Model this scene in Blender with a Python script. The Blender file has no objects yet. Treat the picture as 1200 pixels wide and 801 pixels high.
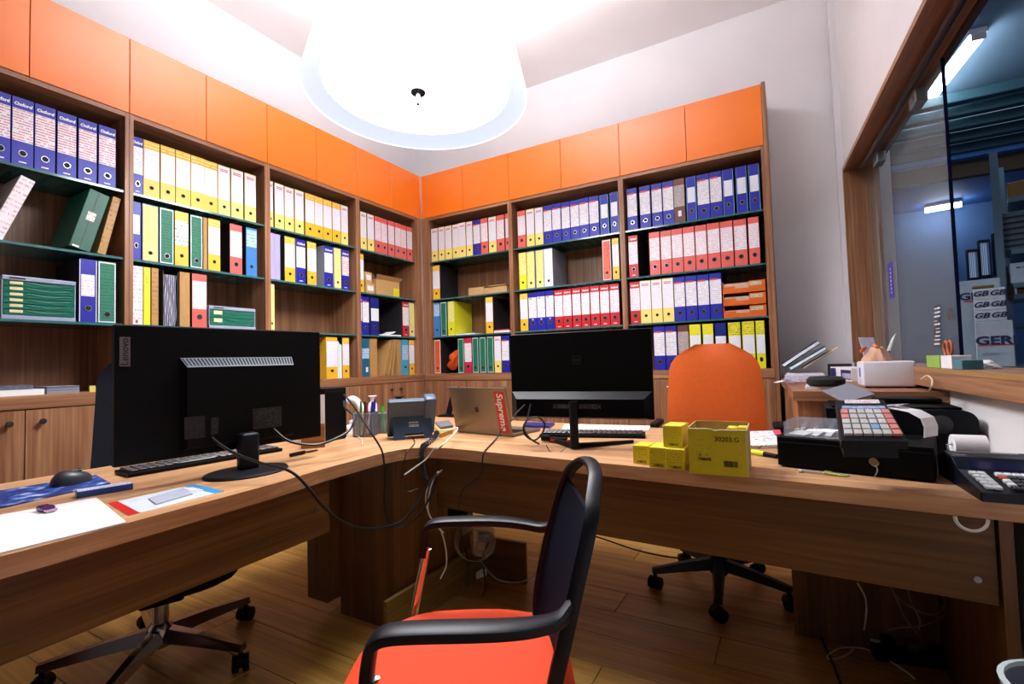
import bpy, bmesh, math, random
from mathutils import Vector, Matrix
random.seed(7)
# ------------------------------------------------------------------ camera
F, YAW, PIT, ROL = 572.22, 0.51782, 0.040434, -0.028228
CAM = Vector((2.9854, -3.5693, 1.10))
cy_, sy_ = math.cos(YAW), math.sin(YAW)
fw = Vector((-sy_*math.cos(PIT), cy_*math.cos(PIT), math.sin(PIT)))
r0 = Vector((cy_, sy_, 0)); u0 = r0.cross(fw)
RT = r0*math.cos(ROL) + u0*math.sin(ROL); UP = -r0*math.sin(ROL) + u0*math.cos(ROL)
scene = bpy.context.scene
col = scene.collection
cd = bpy.data.cameras.new('camera'); cam = bpy.data.objects.new('camera', cd); col.objects.link(cam)
cd.sensor_width = 36.0; cd.lens = F/1200*36.0; cd.clip_start = 0.02; cd.clip_end = 60
M = Matrix((RT, UP, -fw)).transposed().to_4x4(); M.translation = CAM
cam.matrix_world = M
scene.camera = cam
# ------------------------------------------------------------------ world, exposure
w = bpy.data.worlds.new('world'); scene.world = w; w.use_nodes = True
bg = w.node_tree.nodes['Background']
bg.inputs[0].default_value = (0.55, 0.7, 1.0, 1); bg.inputs[1].default_value = 0.35
vs = scene.view_settings
vs.view_transform = 'Standard'; vs.look = 'None'; vs.gamma = 1.0; vs.exposure = 0.35
vs.use_curve_mapping = False
LAMP_DISC, LAMP_SHADE, LAMP_TOP = 27.0, 1.3, 52.0    # emission of the drum lamp
TUBE_EMIT = 22.0                                     # storeroom fluorescent tube

# ------------------------------------------------------------------ pixel helpers (pixel = direction; distance from the surface touched)
def ray(u, v): return fw*F + RT*(u-600.0) + UP*(400.5-v)
def PZ(u, v, z): d = ray(u, v); return CAM + d*((z-CAM.z)/d.z)
def PX(u, v, X): d = ray(u, v); return CAM + d*((X-CAM.x)/d.x)
def PY(u, v, Y): d = ray(u, v); return CAM + d*((Y-CAM.y)/d.y)
def PD(u, v, D): return CAM + ray(u, v)*(D/F)
def PP(u, v, o, n): d = ray(u, v); return CAM + d*((o-CAM).dot(n)/d.dot(n))
def along(u, P0, dirv):      # point P0+t*dirv whose image column is u
    a = P0-CAM; k = (u-600.0)/F
    t = (k*a.dot(fw)-a.dot(RT))/(dirv.dot(RT)-k*dirv.dot(fw))
    return t

# ------------------------------------------------------------------ objects
def tag(o, label=None, cat=None, group=None, kind=None):
    if label: o['label'] = label
    if cat: o['category'] = cat
    if group: o['group'] = group
    if kind: o['kind'] = kind
    return o
def link(name, data, parent=None, loc=None, rot=None):
    o = bpy.data.objects.new(name, data); col.objects.link(o)
    if parent is not None: o.parent = parent
    if loc is not None: o.location = loc
    if rot is not None: o.rotation_euler = rot
    return o
def thing(name, label, cat, loc=(0,0,0), rz=0.0, group=None):
    o = link(name, None, None, loc, (0,0,rz)); o.empty_display_size = 0.05
    return tag(o, label, cat, group)
def thing_m(name, label, cat, mat4, group=None):
    o = link(name, None); o.matrix_world = mat4; o.empty_display_size = 0.05
    return tag(o, label, cat, group)
def frame(o, x, z=None):     # matrix with local X along x, Z near z
    z = Vector(z) if z is not None else Vector((0,0,1)); x = Vector(x).normalized()
    y = z.cross(x).normalized(); z = x.cross(y).normalized()
    m = Matrix((x, y, z)).transposed().to_4x4(); m.translation = Vector(o); return m

class MB:
    def __init__(s): s.bm = bmesh.new()
    def _tf(s, vs, m):
        if m is not None:
            for v in vs: v.co = m @ v.co
    def box(s, x0, x1, y0, y1, z0, z1, bev=0.0, seg=2, m=None):
        b = s.bm if bev <= 0 else bmesh.new()
        P = [(x0,y0,z0),(x1,y0,z0),(x1,y1,z0),(x0,y1,z0),(x0,y0,z1),(x1,y0,z1),(x1,y1,z1),(x0,y1,z1)]
        V = [b.verts.new(p) for p in P]
        for f in ((0,3,2,1),(4,5,6,7),(0,1,5,4),(1,2,6,5),(2,3,7,6),(3,0,4,7)): b.faces.new([V[i] for i in f])
        if bev > 0:
            bmesh.ops.bevel(b, geom=list(b.edges), offset=bev, segments=seg, profile=0.5, affect='EDGES')
            s._merge(b, m)
        else: s._tf(V, m)
        return s
    def _merge(s, b, m=None):
        mp = {}
        for v in b.verts: mp[v] = s.bm.verts.new((m @ v.co) if m is not None else v.co)
        for f in b.faces:
            try: s.bm.faces.new([mp[v] for v in f.verts])
            except ValueError: pass
        b.free()
    def poly(s, pts):
        V = [s.bm.verts.new(p) for p in pts]; s.bm.faces.new(V); return s
    def prism(s, pts, z0, z1, bev=0.0, m=None):      # pts: ccw xy outline
        b = bmesh.new()
        A = [b.verts.new((p[0],p[1],z0)) for p in pts]; B = [b.verts.new((p[0],p[1],z1)) for p in pts]
        n = len(pts)
        b.faces.new(A[::-1]); b.faces.new(B)
        for i in range(n): b.faces.new([A[i],A[(i+1)%n],B[(i+1)%n],B[i]])
        if bev > 0:
            es = [e for e in b.edges if abs(e.verts[0].co.z-e.verts[1].co.z) < 1e-6]
            bmesh.ops.bevel(b, geom=es, offset=bev, segments=2, profile=0.5, affect='EDGES')
        s._merge(b, m); return s
    def cyl(s, p0, p1, ra, rb=None, seg=16, cap=True):
        rb = ra if rb is None else rb; p0, p1 = Vector(p0), Vector(p1); d = (p1-p0).normalized()
        a = d.orthogonal().normalized(); c = d.cross(a)
        A, B = [], []
        for i in range(seg):
            t = 2*math.pi*i/seg; o = a*math.cos(t)+c*math.sin(t)
            A.append(s.bm.verts.new(p0+o*ra)); B.append(s.bm.verts.new(p1+o*rb))
        for i in range(seg): s.bm.faces.new([A[i],A[(i+1)%seg],B[(i+1)%seg],B[i]])
        if cap: s.bm.faces.new(A[::-1]); s.bm.faces.new(B)
        return s
    def lathe(s, prof, seg=24, m=None, cap=False):
        rings = []
        for r, z in prof:
            rings.append([s.bm.verts.new((m @ Vector((r*math.cos(2*math.pi*i/seg), r*math.sin(2*math.pi*i/seg), z))) if m is not None else (r*math.cos(2*math.pi*i/seg), r*math.sin(2*math.pi*i/seg), z)) for i in range(seg)])
        for a, b in zip(rings, rings[1:]):
            for i in range(seg): s.bm.faces.new([a[i],a[(i+1)%seg],b[(i+1)%seg],b[i]])
        if cap: s.bm.faces.new(rings[0][::-1]); s.bm.faces.new(rings[-1])
        return s
    def tube(s, pts, r, seg=6, sub=6, rad=None, flat=None):
        pts = [Vector(p) for p in pts]
        if sub > 1 and len(pts) > 2:
            out, ro = [], []
            for i in range(len(pts)-1):
                p0 = pts[i-1] if i else pts[0]*2-pts[1]; p1, p2 = pts[i], pts[i+1]
                p3 = pts[i+2] if i+2 < len(pts) else pts[-1]*2-pts[-2]
                for k in range(sub):
                    t = k/sub
                    out.append(0.5*((2*p1)+(p2-p0)*t+(2*p0-5*p1+4*p2-p3)*t*t+(3*p1-p0-3*p2+p3)*t**3))
                    if rad: ro.append(rad[i]*(1-t)+rad[i+1]*t)
            out.append(pts[-1]); pts = out
            if rad: ro.append(rad[-1]); rad = ro
        n = len(pts); prev = None; rings = []
        for i, p in enumerate(pts):
            d = (pts[min(i+1,n-1)]-pts[max(i-1,0)])
            d = d.normalized() if d.length > 1e-9 else Vector((0,0,1))
            a = d.orthogonal().normalized() if prev is None else (prev-d*prev.dot(d))
            a = a.normalized() if a.length > 1e-9 else d.orthogonal().normalized()
            prev = a; c = d.cross(a); rr = rad[i] if rad else r
            rings.append([s.bm.verts.new(p+(a*math.cos(2*math.pi*k/seg)+c*math.sin(2*math.pi*k/seg))*rr) for k in range(seg)])
        for A, B in zip(rings, rings[1:]):
            for i in range(seg): s.bm.faces.new([A[i],A[(i+1)%seg],B[(i+1)%seg],B[i]])
        s.bm.faces.new(rings[0][::-1]); s.bm.faces.new(rings[-1])
        return s
    def ribbon(s, pts, wid, th, up=None):   # rectangular-section sweep; pts list, wid vector direction
        wv = Vector(wid); P = [Vector(p) for p in pts]; n = len(P); R = []
        for i, p in enumerate(P):
            d = (P[min(i+1,n-1)]-P[max(i-1,0)]).normalized(); nn = d.cross(wv).normalized()*th*0.5
            R.append([s.bm.verts.new(p+wv*0.5+nn), s.bm.verts.new(p-wv*0.5+nn), s.bm.verts.new(p-wv*0.5-nn), s.bm.verts.new(p+wv*0.5-nn)])
        for A, B in zip(R, R[1:]):
            for i in range(4): s.bm.faces.new([A[i],A[(i+1)%4],B[(i+1)%4],B[i]])
        s.bm.faces.new(R[0][::-1]); s.bm.faces.new(R[-1]); return s
    def grid(s, fn, nu, nv, thick=None, close=False):    # fn(i/nu,j/nv)->(front point, back point) closed shell
        A = [[s.bm.verts.new(fn(i/nu, j/nv)[0]) for j in range(nv+1)] for i in range(nu+1)]
        B = [[s.bm.verts.new(fn(i/nu, j/nv)[1]) for j in range(nv+1)] for i in range(nu+1)]
        for i in range(nu):
            for j in range(nv):
                s.bm.faces.new([A[i][j],A[i+1][j],A[i+1][j+1],A[i][j+1]]); s.bm.faces.new([B[i][j],B[i][j+1],B[i+1][j+1],B[i+1][j]])
        for i in range(nu):
            s.bm.faces.new([A[i][0],B[i][0],B[i+1][0],A[i+1][0]]); s.bm.faces.new([A[i][nv],A[i+1][nv],B[i+1][nv],B[i][nv]])
        for j in range(nv):
            s.bm.faces.new([A[0][j],A[0][j+1],B[0][j+1],B[0][j]]); s.bm.faces.new([A[nu][j],B[nu][j],B[nu][j+1],A[nu][j+1]])
        return s
    def mesh(s, name, mat=None, smooth=False):
        bmesh.ops.recalc_face_normals(s.bm, faces=list(s.bm.faces))
        me = bpy.data.meshes.new(name); s.bm.to_mesh(me); s.bm.free()
        if mat: me.materials.append(mat)
        if smooth:
            for p in me.polygons: p.use_smooth = True
            try: me.set_sharp_from_angle(angle=math.radians(40))
            except Exception: pass
        return me
    def build(s, name, mat, parent=None, loc=None, rot=None, smooth=False):
        return link(name, s.mesh(name, mat, smooth), parent, loc, rot)

# ------------------------------------------------------------------ materials
def lin(c):
    if isinstance(c, str): c = tuple(int(c[i:i+2], 16) for i in (0, 2, 4))
    return tuple((x/255/12.92 if x/255 <= 0.04045 else ((x/255+0.055)/1.055)**2.4) for x in c)
MATS = {}
def nt(name):
    m = bpy.data.materials.new(name); m.use_nodes = True
    return m, m.node_tree, m.node_tree.nodes['Principled BSDF']
def pm(name, c, rough=0.5, metal=0.0, var=0.06, scale=30.0, spec=None, alpha=None, trans=None, emit=None, coat=None):
    if name in MATS: return MATS[name]
    m, t, b = nt(name); c = lin(c)
    n = t.nodes.new('ShaderNodeTexNoise'); n.inputs['Scale'].default_value = scale
    tc = t.nodes.new('ShaderNodeTexCoord'); t.links.new(tc.outputs['Object'], n.inputs['Vector'])
    r = t.nodes.new('ShaderNodeValToRGB')
    r.color_ramp.elements[0].color = tuple(max(0, x*(1-var)) for x in c)+(1,); r.color_ramp.elements[1].color = tuple(min(1, x*(1+var)) for x in c)+(1,)
    r.color_ramp.elements[0].position = 0.3; r.color_ramp.elements[1].position = 0.7
    t.links.new(n.outputs['Fac'], r.inputs[0]); t.links.new(r.outputs[0], b.inputs['Base Color'])
    b.inputs['Roughness'].default_value = rough; b.inputs['Metallic'].default_value = metal
    if spec is not None: b.inputs['Specular IOR Level'].default_value = spec
    if alpha is not None: b.inputs['Alpha'].default_value = alpha
    if trans is not None: b.inputs['Transmission Weight'].default_value = trans
    if coat is not None: b.inputs['Coat Weight'].default_value = coat
    if emit:
        b.inputs['Emission Color'].default_value = (*lin(emit[0]), 1); b.inputs['Emission Strength'].default_value = emit[1]
    MATS[name] = m; return m
def node(t, typ, **k):
    n = t.nodes.new(typ)
    for a, v in k.items(): setattr(n, a, v)
    return n
def mth(t, op, a, b=None):
    n = t.nodes.new('ShaderNodeMath'); n.operation = op
    for i, x in enumerate((a, b)):
        if x is None: continue
        if isinstance(x, (int, float)): n.inputs[i].default_value = x
        else: t.links.new(x, n.inputs[i])
    return n.outputs[0]
def wood(name, c0, c1, c2, axis='z', rough=0.42, fine=90.0, coarse=5.0):
    if name in MATS: return MATS[name]
    m, t, b = nt(name)
    tc = t.nodes.new('ShaderNodeTexCoord'); oi = t.nodes.new('ShaderNodeObjectInfo')
    off = node(t, 'ShaderNodeVectorMath', operation='SCALE'); cv = t.nodes.new('ShaderNodeCombineXYZ')
    for i in range(3): t.links.new(oi.outputs['Random'], cv.inputs[i])
    t.links.new(cv.outputs[0], off.inputs[0]); off.inputs['Scale'].default_value = 23.0
    add = node(t, 'ShaderNodeVectorMath', operation='ADD'); t.links.new(tc.outputs['Object'], add.inputs[0]); t.links.new(off.outputs[0], add.inputs[1])
    def noise(sa, sb, det):
        mp = t.nodes.new('ShaderNodeMapping'); t.links.new(add.outputs[0], mp.inputs[0])
        mp.inputs['Scale'].default_value = tuple(sb if ax == axis else sa for ax in 'xyz')
        n = t.nodes.new('ShaderNodeTexNoise'); n.inputs['Scale'].default_value = 1.0; n.inputs['Detail'].default_value = det
        t.links.new(mp.outputs[0], n.inputs['Vector']); return n.outputs['Fac']
    f = mth(t, 'ADD', mth(t, 'MULTIPLY', noise(fine, 2.5, 3.0), 0.45), mth(t, 'MULTIPLY', noise(coarse*4, 0.6, 3.0), 0.55))
    r = t.nodes.new('ShaderNodeValToRGB'); e = r.color_ramp.elements
    e[0].color = (*lin(c0), 1); e[0].position = 0.34; e[1].color = (*lin(c2), 1); e[1].position = 0.66
    k = e.new(0.5); k.color = (*lin(c1), 1)
    t.links.new(f, r.inputs[0]); t.links.new(r.outputs[0], b.inputs['Base Color'])
    b.inputs['Roughness'].default_value = rough
    bp = t.nodes.new('ShaderNodeBump'); bp.inputs['Strength'].default_value = 0.08; bp.inputs['Distance'].default_value = 0.002
    t.links.new(f, bp.inputs['Height']); t.links.new(bp.outputs[0], b.inputs['Normal'])
    MATS[name] = m; return m
def scribble(name, base, ink, rows=70.0, dens=0.52, zmin=None, rough=0.55, colf=320.0, ax=('X','Z')):
    # printed / handwritten lines on paper, in the label's own metres
    if name in MATS: return MATS[name]
    m, t, b = nt(name)
    tc = t.nodes.new('ShaderNodeTexCoord'); sp = t.nodes.new('ShaderNodeSeparateXYZ'); t.links.new(tc.outputs['Object'], sp.inputs[0])
    oi = t.nodes.new('ShaderNodeObjectInfo')
    X, Z = sp.outputs[ax[0]], sp.outputs[ax[1]]
    zr = mth(t, 'MULTIPLY', Z, rows); fr = mth(t, 'FRACT', zr)
    line = mth(t, 'MULTIPLY', mth(t, 'GREATER_THAN', fr, 0.3), mth(t, 'LESS_THAN', fr, 0.72))
    cb = t.nodes.new('ShaderNodeCombineXYZ')
    t.links.new(mth(t, 'MULTIPLY', X, colf), cb.inputs[0]); t.links.new(mth(t, 'FLOOR', zr), cb.inputs[1]); t.links.new(mth(t, 'MULTIPLY', oi.outputs['Random'], 57.0), cb.inputs[2])
    n = t.nodes.new('ShaderNodeTexNoise'); n.inputs['Scale'].default_value = 1.0; n.inputs['Detail'].default_value = 1.0; t.links.new(cb.outputs[0], n.inputs['Vector'])
    cb2 = t.nodes.new('ShaderNodeCombineXYZ'); t.links.new(mth(t, 'MULTIPLY', X, 40.0), cb2.inputs[0]); t.links.new(mth(t, 'MULTIPLY', mth(t, 'FLOOR', zr), 3.7), cb2.inputs[1]); t.links.new(oi.outputs['Random'], cb2.inputs[2])
    n2 = t.nodes.new('ShaderNodeTexNoise'); n2.inputs['Scale'].default_value = 1.0; t.links.new(cb2.outputs[0], n2.inputs['Vector'])
    mask = mth(t, 'MULTIPLY', line, mth(t, 'MULTIPLY', mth(t, 'GREATER_THAN', n.outputs['Fac'], 1-dens), mth(t, 'GREATER_THAN', n2.outputs['Fac'], 0.42)))
    mx = node(t, 'ShaderNodeMix', data_type='RGBA'); t.links.new(mask, mx.inputs[0])
    mx.inputs[6].default_value = (*lin(base), 1); mx.inputs[7].default_value = (*lin(ink), 1)
    t.links.new(mx.outputs[2], b.inputs['Base Color']); b.inputs['Roughness'].default_value = rough
    MATS[name] = m; return m
def clearmat(name, c, alpha, rough=0.05, spec=0.5):
    # clear or tinted sheet: transparent with a glossy coat
    if name in MATS: return MATS[name]
    m, t, b = nt(name); c = lin(c)
    b.inputs['Base Color'].default_value = (*c, 1); b.inputs['Roughness'].default_value = rough; b.inputs['Specular IOR Level'].default_value = spec
    n = t.nodes.new('ShaderNodeTexNoise'); n.inputs['Scale'].default_value = 6.0
    mr = t.nodes.new('ShaderNodeMapRange'); mr.inputs['To Min'].default_value = alpha*0.92; mr.inputs['To Max'].default_value = min(1, alpha*1.08)
    t.links.new(n.outputs['Fac'], mr.inputs['Value']); t.links.new(mr.outputs[0], b.inputs['Alpha'])
    MATS[name] = m; return m
def emis(name, c, s):
    if name in MATS: return MATS[name]
    m = bpy.data.materials.new(name); m.use_nodes = True; t = m.node_tree; t.nodes.clear()
    e = t.nodes.new('ShaderNodeEmission'); o = t.nodes.new('ShaderNodeOutputMaterial'); t.links.new(e.outputs[0], o.inputs[0])
    e.inputs[0].default_value = (*lin(c), 1); e.inputs[1].default_value = s
    MATS[name] = m; return m

WZ = wood('walnut_upright', '74492f', '966647', 'b48762', 'z')
WX = wood('walnut_long', '74492f', '966647', 'b48762', 'x')
WY = wood('walnut_deep', '74492f', '966647', 'b48762', 'y')
WBACK = wood('walnut_back', '6b4229', '8a5d40', 'a37653', 'z')
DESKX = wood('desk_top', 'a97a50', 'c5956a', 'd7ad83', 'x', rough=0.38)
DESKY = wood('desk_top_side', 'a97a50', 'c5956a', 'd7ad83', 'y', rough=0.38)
DESKF = wood('desk_panel_shaded', '4e2f14', '63401d', '78522b', 'x', rough=0.45)  # same laminate as the top, darkened: shade put into the colour
DESKZ = wood('desk_support_shaded', '4e2f14', '63401d', '78522b', 'z', rough=0.45)  # supports carry the same painted-in shade as the panels
ORANGE = pm('orange_laminate', 'f57a14', 0.28, var=0.02, scale=2)
WHITE = pm('white_plaster', 'f1eff2', 0.85, var=0.02, scale=3)
BLACKP = pm('black_plastic', '050507', 0.5, var=0.1, spec=0.14)
BLACKG = pm('black_gloss', '050507', 0.18, var=0.1)
DARKP = pm('charcoal_plastic', '0e1118', 0.45, var=0.08, spec=0.2)
CHROME = pm('chrome', 'c8c8cc', 0.12, 1.0, var=0.03)
STEEL = pm('brushed_steel', 'b4b4b8', 0.32, 1.0, var=0.05)
GREYM = pm('grey_metal', '80868c', 0.45, 0.6)
PAPER = pm('white_paper', 'f2f2f5', 0.7, var=0.015, scale=60)
CARD = pm('tan_card', 'c39a63', 0.75, var=0.06, scale=25)
HOLE = pm('hole_black', '060606', 0.8)
WHITEP = pm('white_plastic', 'ecebf0', 0.35, var=0.02)
GLASSSH = clearmat('green_shelf_glass', '2c5f5c', 0.72, 0.06, 0.5)
TEXTW = pm('white_print', 'f0f0f5', 0.6, var=0.01)
TEXTK = pm('black_print', '101010', 0.6, var=0.01)
TEXTR = pm('red_print', 'c8222a', 0.6, var=0.01)

TXT = {}
def text_mesh(body, size, mat, bold=0.0, shear=0.0, flat_x=1.0):
    k = (body, size, mat.name, bold, shear, flat_x)
    if k in TXT: return TXT[k]
    c = bpy.data.curves.new('lettering', 'FONT'); c.body = body; c.size = size; c.align_x = 'CENTER'; c.align_y = 'CENTER'; c.offset = bold; c.shear = shear; c.resolution_u = 3
    o = bpy.data.objects.new('tmp', c); col.objects.link(o)
    me = bpy.data.meshes.new_from_object(o); bpy.data.objects.remove(o); bpy.data.curves.remove(c)
    if flat_x != 1.0:
        for v in me.vertices: v.co.x *= flat_x
    me.materials.clear(); me.materials.append(mat); me.name = 'lettering'; TXT[k] = me; return me
R90 = math.pi/2
def text(name, body, size, mat, parent, loc, rot=(R90,0,0), **k):   # default: upright, facing local -Y
    return link(name, text_mesh(body, size, mat, **k), parent, loc, rot)
# ================================================================== THE ROOM
CEIL = 3.62
AR = math.radians(3.5)                     # the window wall stands 3.5 degrees off square
WO = Vector((3.34, 0.37, 0))
WM = Matrix.Translation(WO) @ Matrix.Rotation(AR, 4, 'Z')      # local: +X out of the room, -Y towards the room's rear
WD = Vector((math.sin(AR), -math.cos(AR), 0)); WN = Vector((-math.cos(AR), -math.sin(AR), 0))
def WP(u, v, off=0.0):                     # pixel -> wall-frame (s, z) on the plane 'off' metres in front of the wall
    P = PP(u, v, WO+WN*off, WN); return (P-WO).dot(WD), P.z
def struct(name, label=None):
    o = link(name, None); o.empty_display_size = 0.05; o['kind'] = 'structure'
    if label: o['label'] = label
    return o
# floor with laid planks
fl = MB().box(-0.37, 4.2, -5.7, 0.37, -0.12, -0.014).build('floor', pm('floor_base', '3a2817', 0.8)); tag(fl, 'warm brown wood plank floor of the office', kind='structure')
FLW = wood('floor_oak', '83602a', 'a27a3a', 'ba924e', 'x', rough=0.33, fine=70)
PL, PW = 1.21, 0.192
pme = MB().box(0, PL-0.0025, 0, PW-0.0025, -0.014, 0, bev=0.0012, seg=1).mesh('floor_plank', FLW)
row = 0; y = -5.7
while y < 0.2:
    x = -0.37 - (row*0.43 % PL)
    while x < 3.6:
        link('floor_plank', pme, fl, (x, y, 0)); x += PL
    y += PW; row += 1
tag(MB().box(-0.47, 3.9, -5.8, 0.47, CEIL, CEIL+0.1).build('ceiling', WHITE), 'plain white plaster ceiling', kind='structure')
tag(MB().box(-0.47, -0.37, -5.7, 0.47, -0.12, CEIL).build('wall_left', WHITE), 'white wall behind the knobbed bookcase run', kind='structure')
tag(MB().box(-0.37, 3.6, 0.37, 0.47, -0.12, CEIL).build('wall_back', WHITE), 'white wall behind the bar-handled bookcase run', kind='structure')
tag(MB().box(-0.37, 4.0, -5.8, -5.7, -0.12, CEIL).build('wall_rear', pm('rear_paint', '6a6f78', 0.85)), 'plain grey wall closing the room', kind='structure')
TH = 0.17; S0, S1, ZS, ZH = 0.085, 4.6, 0.960, 2.312
wr = MB()
wr.box(0.05, TH, -6.2, -0.0, -0.12, ZS).box(0, TH, -6.2, 0, ZH, CEIL).box(0, TH, -S0, 0, ZS, ZH).box(0, TH, -6.2, -S1, ZS, ZH)
o = wr.build('wall_right', WHITE); o.matrix_world = WM; tag(o, 'white wall around the wood framed service window', kind='structure')
# corner pipe chase beside the window wall
o = MB().box(-0.035, 0, -0.06, -0.02, 1.0, CEIL).build('trim_2', WHITE); o.matrix_world = WM; tag(o, 'white painted vertical strip in the wall corner', kind='structure')
# service window
win = struct('window_1', 'wood framed service window with sliding glass pane'); win.matrix_world = WM
MB().box(-0.012, TH+0.01, -S1, -S0, 2.286, ZH).build('frame_head', WY, win)
MB().box(-0.012, TH+0.01, -S0-0.026, -S0, 1.034, 2.286).build('frame_jamb', WZ, win)
MB().box(0.105, 0.16, -S0-0.036, -S0-0.0265, 1.034, 2.285).build('jamb_strip', wood('pale_strip', '7f6450', '94765f', 'a88a72', 'z'), win)
MB().box(-0.004, TH+0.02, -S1, -S0, ZS, 1.033, bev=0.003).build('window_sill', WY, win)
MB().box(-0.0055, -0.0045, -S1, -S0-0.01, 1.017, 1.0325).build('sill_edge', wood('sill_edge', '9a7442', 'b58c52', 'c79f62', 'y'), win)
MB().cyl((0.075, -S1+0.05, 2.255), (0.075, -S0-0.12, 2.255), 0.017, seg=14).build('rail', pm('bronze_rail', '4b3a34', 0.3, 0.7), win, smooth=True)
MB().box(0.145, 0.165, -S1+0.05, -S0-0.05, 2.262, 2.2855).build('rail_channel', pm('dark_channel', '3c2a22', 0.5), win)
PANE = clearmat('window_glass', 'aeb9bd', 0.16, 0.02, 0.9)
pane = MB().box(0.117, 0.127, -1.475, -0.27, 1.036, 2.240, bev=0.001, seg=1).build('sliding_pane', PANE, win)
MB().box(0.116, 0.128, -1.4795, -1.4755, 1.036, 2.240).build('pane_edge', pm('blue_glass_edge', '161a3c', 0.15), pane)
for s in (0.46, 1.20):
    c = MB().box(0.090, 0.135, -s-0.05, -s+0.05, 2.18, 2.241, bev=0.006).build('rail_clamp', GREYM, pane)
    MB().cyl((0.0895, -s-0.02, 2.205), (0.086, -s-0.02, 2.205), 0.007).build('clamp_screw', STEEL, c)
def on_pane(u, v): return WP(u, v, -0.117)
def sticker(u0, v0, u1, v1, mat, name='pane_sticker', txt=None, tm=None, ts=0.05):
    s0, z1 = on_pane(u0, v0); s1, z0 = on_pane(u1, v1)
    o = MB().box(0.1155, 0.1168, -s1, -s0, z0, z1).build(name, mat, pane); return o, (s0+s1)/2, (z0+z1)/2
o, sc, zc = sticker(1041, 309, 1048, 348, pm('purple_sticker', '4a34b0', 0.5))
b = MB()
for k in range(7): b.box(0.1148, 0.1153, -sc-0.006-0.004*(k % 2), -sc+0.006, zc-0.075+k*0.022, zc-0.063+k*0.022)
b.build('sticker_marks', TEXTW, pane)
for k, (v0, v1) in enumerate(((359, 366), (369, 373), (376, 382), (385, 391), (392, 398), (399, 405))):
    sticker(1095, v0, 1102, v1, scribble('pane_print', '31343c', 'f2f2f6', 60, 0.6, ax=('Y', 'Z')), 'pane_print')
o, sc, zc = sticker(1110, 362, 1116, 374, STEEL, 'pane_lock')

# ------------------------------------------------------------------ bookcases: levels measured on the front planes
WA, WB = 0.3922, 0.4820
ZROW = [2.042, 1.688, 1.341]; ZBASE = 1.010; ZO0, ZO1 = 2.472, 2.880; DEP = 0.35; GT = 0.012
GEDGE = pm('shelf_glass_edge', '3c6a6c', 0.15, var=0.1, spec=0.6)
KN = pm('dark_knob', '4c3d38', 0.35, 0.5)
def bookcase(label, origin, rz, W, nfill=0, bar=False):
    t = thing('bookcase', label, 'bookcase', origin, rz)
    a = 0.0; b = W
    if nfill == -1: MB().box(0.001, 0.069, 0, 0.02, ZBASE, ZO0-0.002).build('filler_strip', WZ, t); a = 0.07
    if nfill == 1: MB().box(W-0.069, W-0.001, 0, 0.02, ZBASE, ZO0-0.002).build('filler_strip', WZ, t); b = W-0.07
    MB().box(a+0.0005, a+0.0195, 0, DEP, ZBASE, ZO0-0.002, bev=0.0008, seg=1).build('side_panel', WZ, t)
    MB().box(b-0.0195, b-0.0005, 0, DEP, ZBASE, ZO0-0.002, bev=0.0008, seg=1).build('side_panel', WZ, t)
    MB().box(a+0.0196, b-0.0196, DEP-0.012, DEP, ZBASE, 2.444).build('back_panel', WBACK, t)
    MB().box(a+0.0196, b-0.0196, 0.001, DEP, 2.446, 2.4695).build('top_rail', WX, t)
    for z in ZROW:
        g = MB().box(a+0.021, b-0.021, 0.014, DEP-0.014, z, z+GT).build('glass_shelf', GLASSSH, t)
        MB().box(a+0.021, b-0.021, 0.010, 0.0135, z, z+GT).build('shelf_edge', GEDGE, g)
    MB().box(0.001, W-0.001, 0.02, DEP, 2.4705, ZO1-0.002).build('upper_carcass', WX, t)
    for i in range(2):
        MB().box(i*W/2+0.0015, (i+1)*W/2-0.0015, -0.001, 0.018, ZO0+0.001, ZO1, bev=0.0012, seg=1).build('upper_door', ORANGE, t)
    return t
def base_cabinet(label, origin, rz, W, bar):
    t = thing('base_cabinet', label, 'cabinet', origin, rz)
    MB().box(0.001, W-0.001, 0.02, DEP, 0.08, 0.947).build('cabinet_body', WZ, t)
    MB().box(0.001, W-0.001, 0.05, DEP, 0.0, 0.079).build('plinth', WX, t)
    for i in range(2):
        d = MB().box(i*W/2+0.0018, (i+1)*W/2-0.0018, 0.0, 0.0185, 0.083, 0.944, bev=0.001, seg=1).build('door', WZ, t)
        if bar:
            c = W*0.36 if i == 0 else W*0.86
            h = MB().cyl((c-0.06, -0.028, 0.891), (c+0.06, -0.028, 0.891), 0.006, seg=10).cyl((c-0.045, -0.028, 0.891), (c-0.045, 0.0, 0.891), 0.004, seg=8).cyl((c+0.045, -0.028, 0.891), (c+0.045, 0.0, 0.891), 0.004, seg=8)
            h.build('bar_handle', STEEL, d, smooth=True)
        else:
            c = W/2 + (-0.055 if i == 0 else 0.055)
            MB().lathe([(0.0, 0.026), (0.012, 0.025), (0.014, 0.020), (0.006, 0.010), (0.007, 0.0)], 14, Matrix.Translation((c, 0.0, 0.89)) @ Matrix.Rotation(R90, 4, 'X')).build('knob', KN, d, smooth=True)
    return t
ORD = ['first', 'second', 'third', 'fourth']
RUNA, RUNB = 'run behind vented monitor', 'run behind orange swivel chair'
for i in range(4):
    og = (0, -(2*i+2)*WA, 0)
    bookcase(f'walnut bookcase with orange upper doors, {ORD[i]} bay from corner, {RUNA}', og, R90, 2*WA, 1 if i == 0 else 0)
    base_cabinet(f'walnut base cabinet with round knobs, {ORD[i]} bay from corner', og, R90, 2*WA, False)
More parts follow.
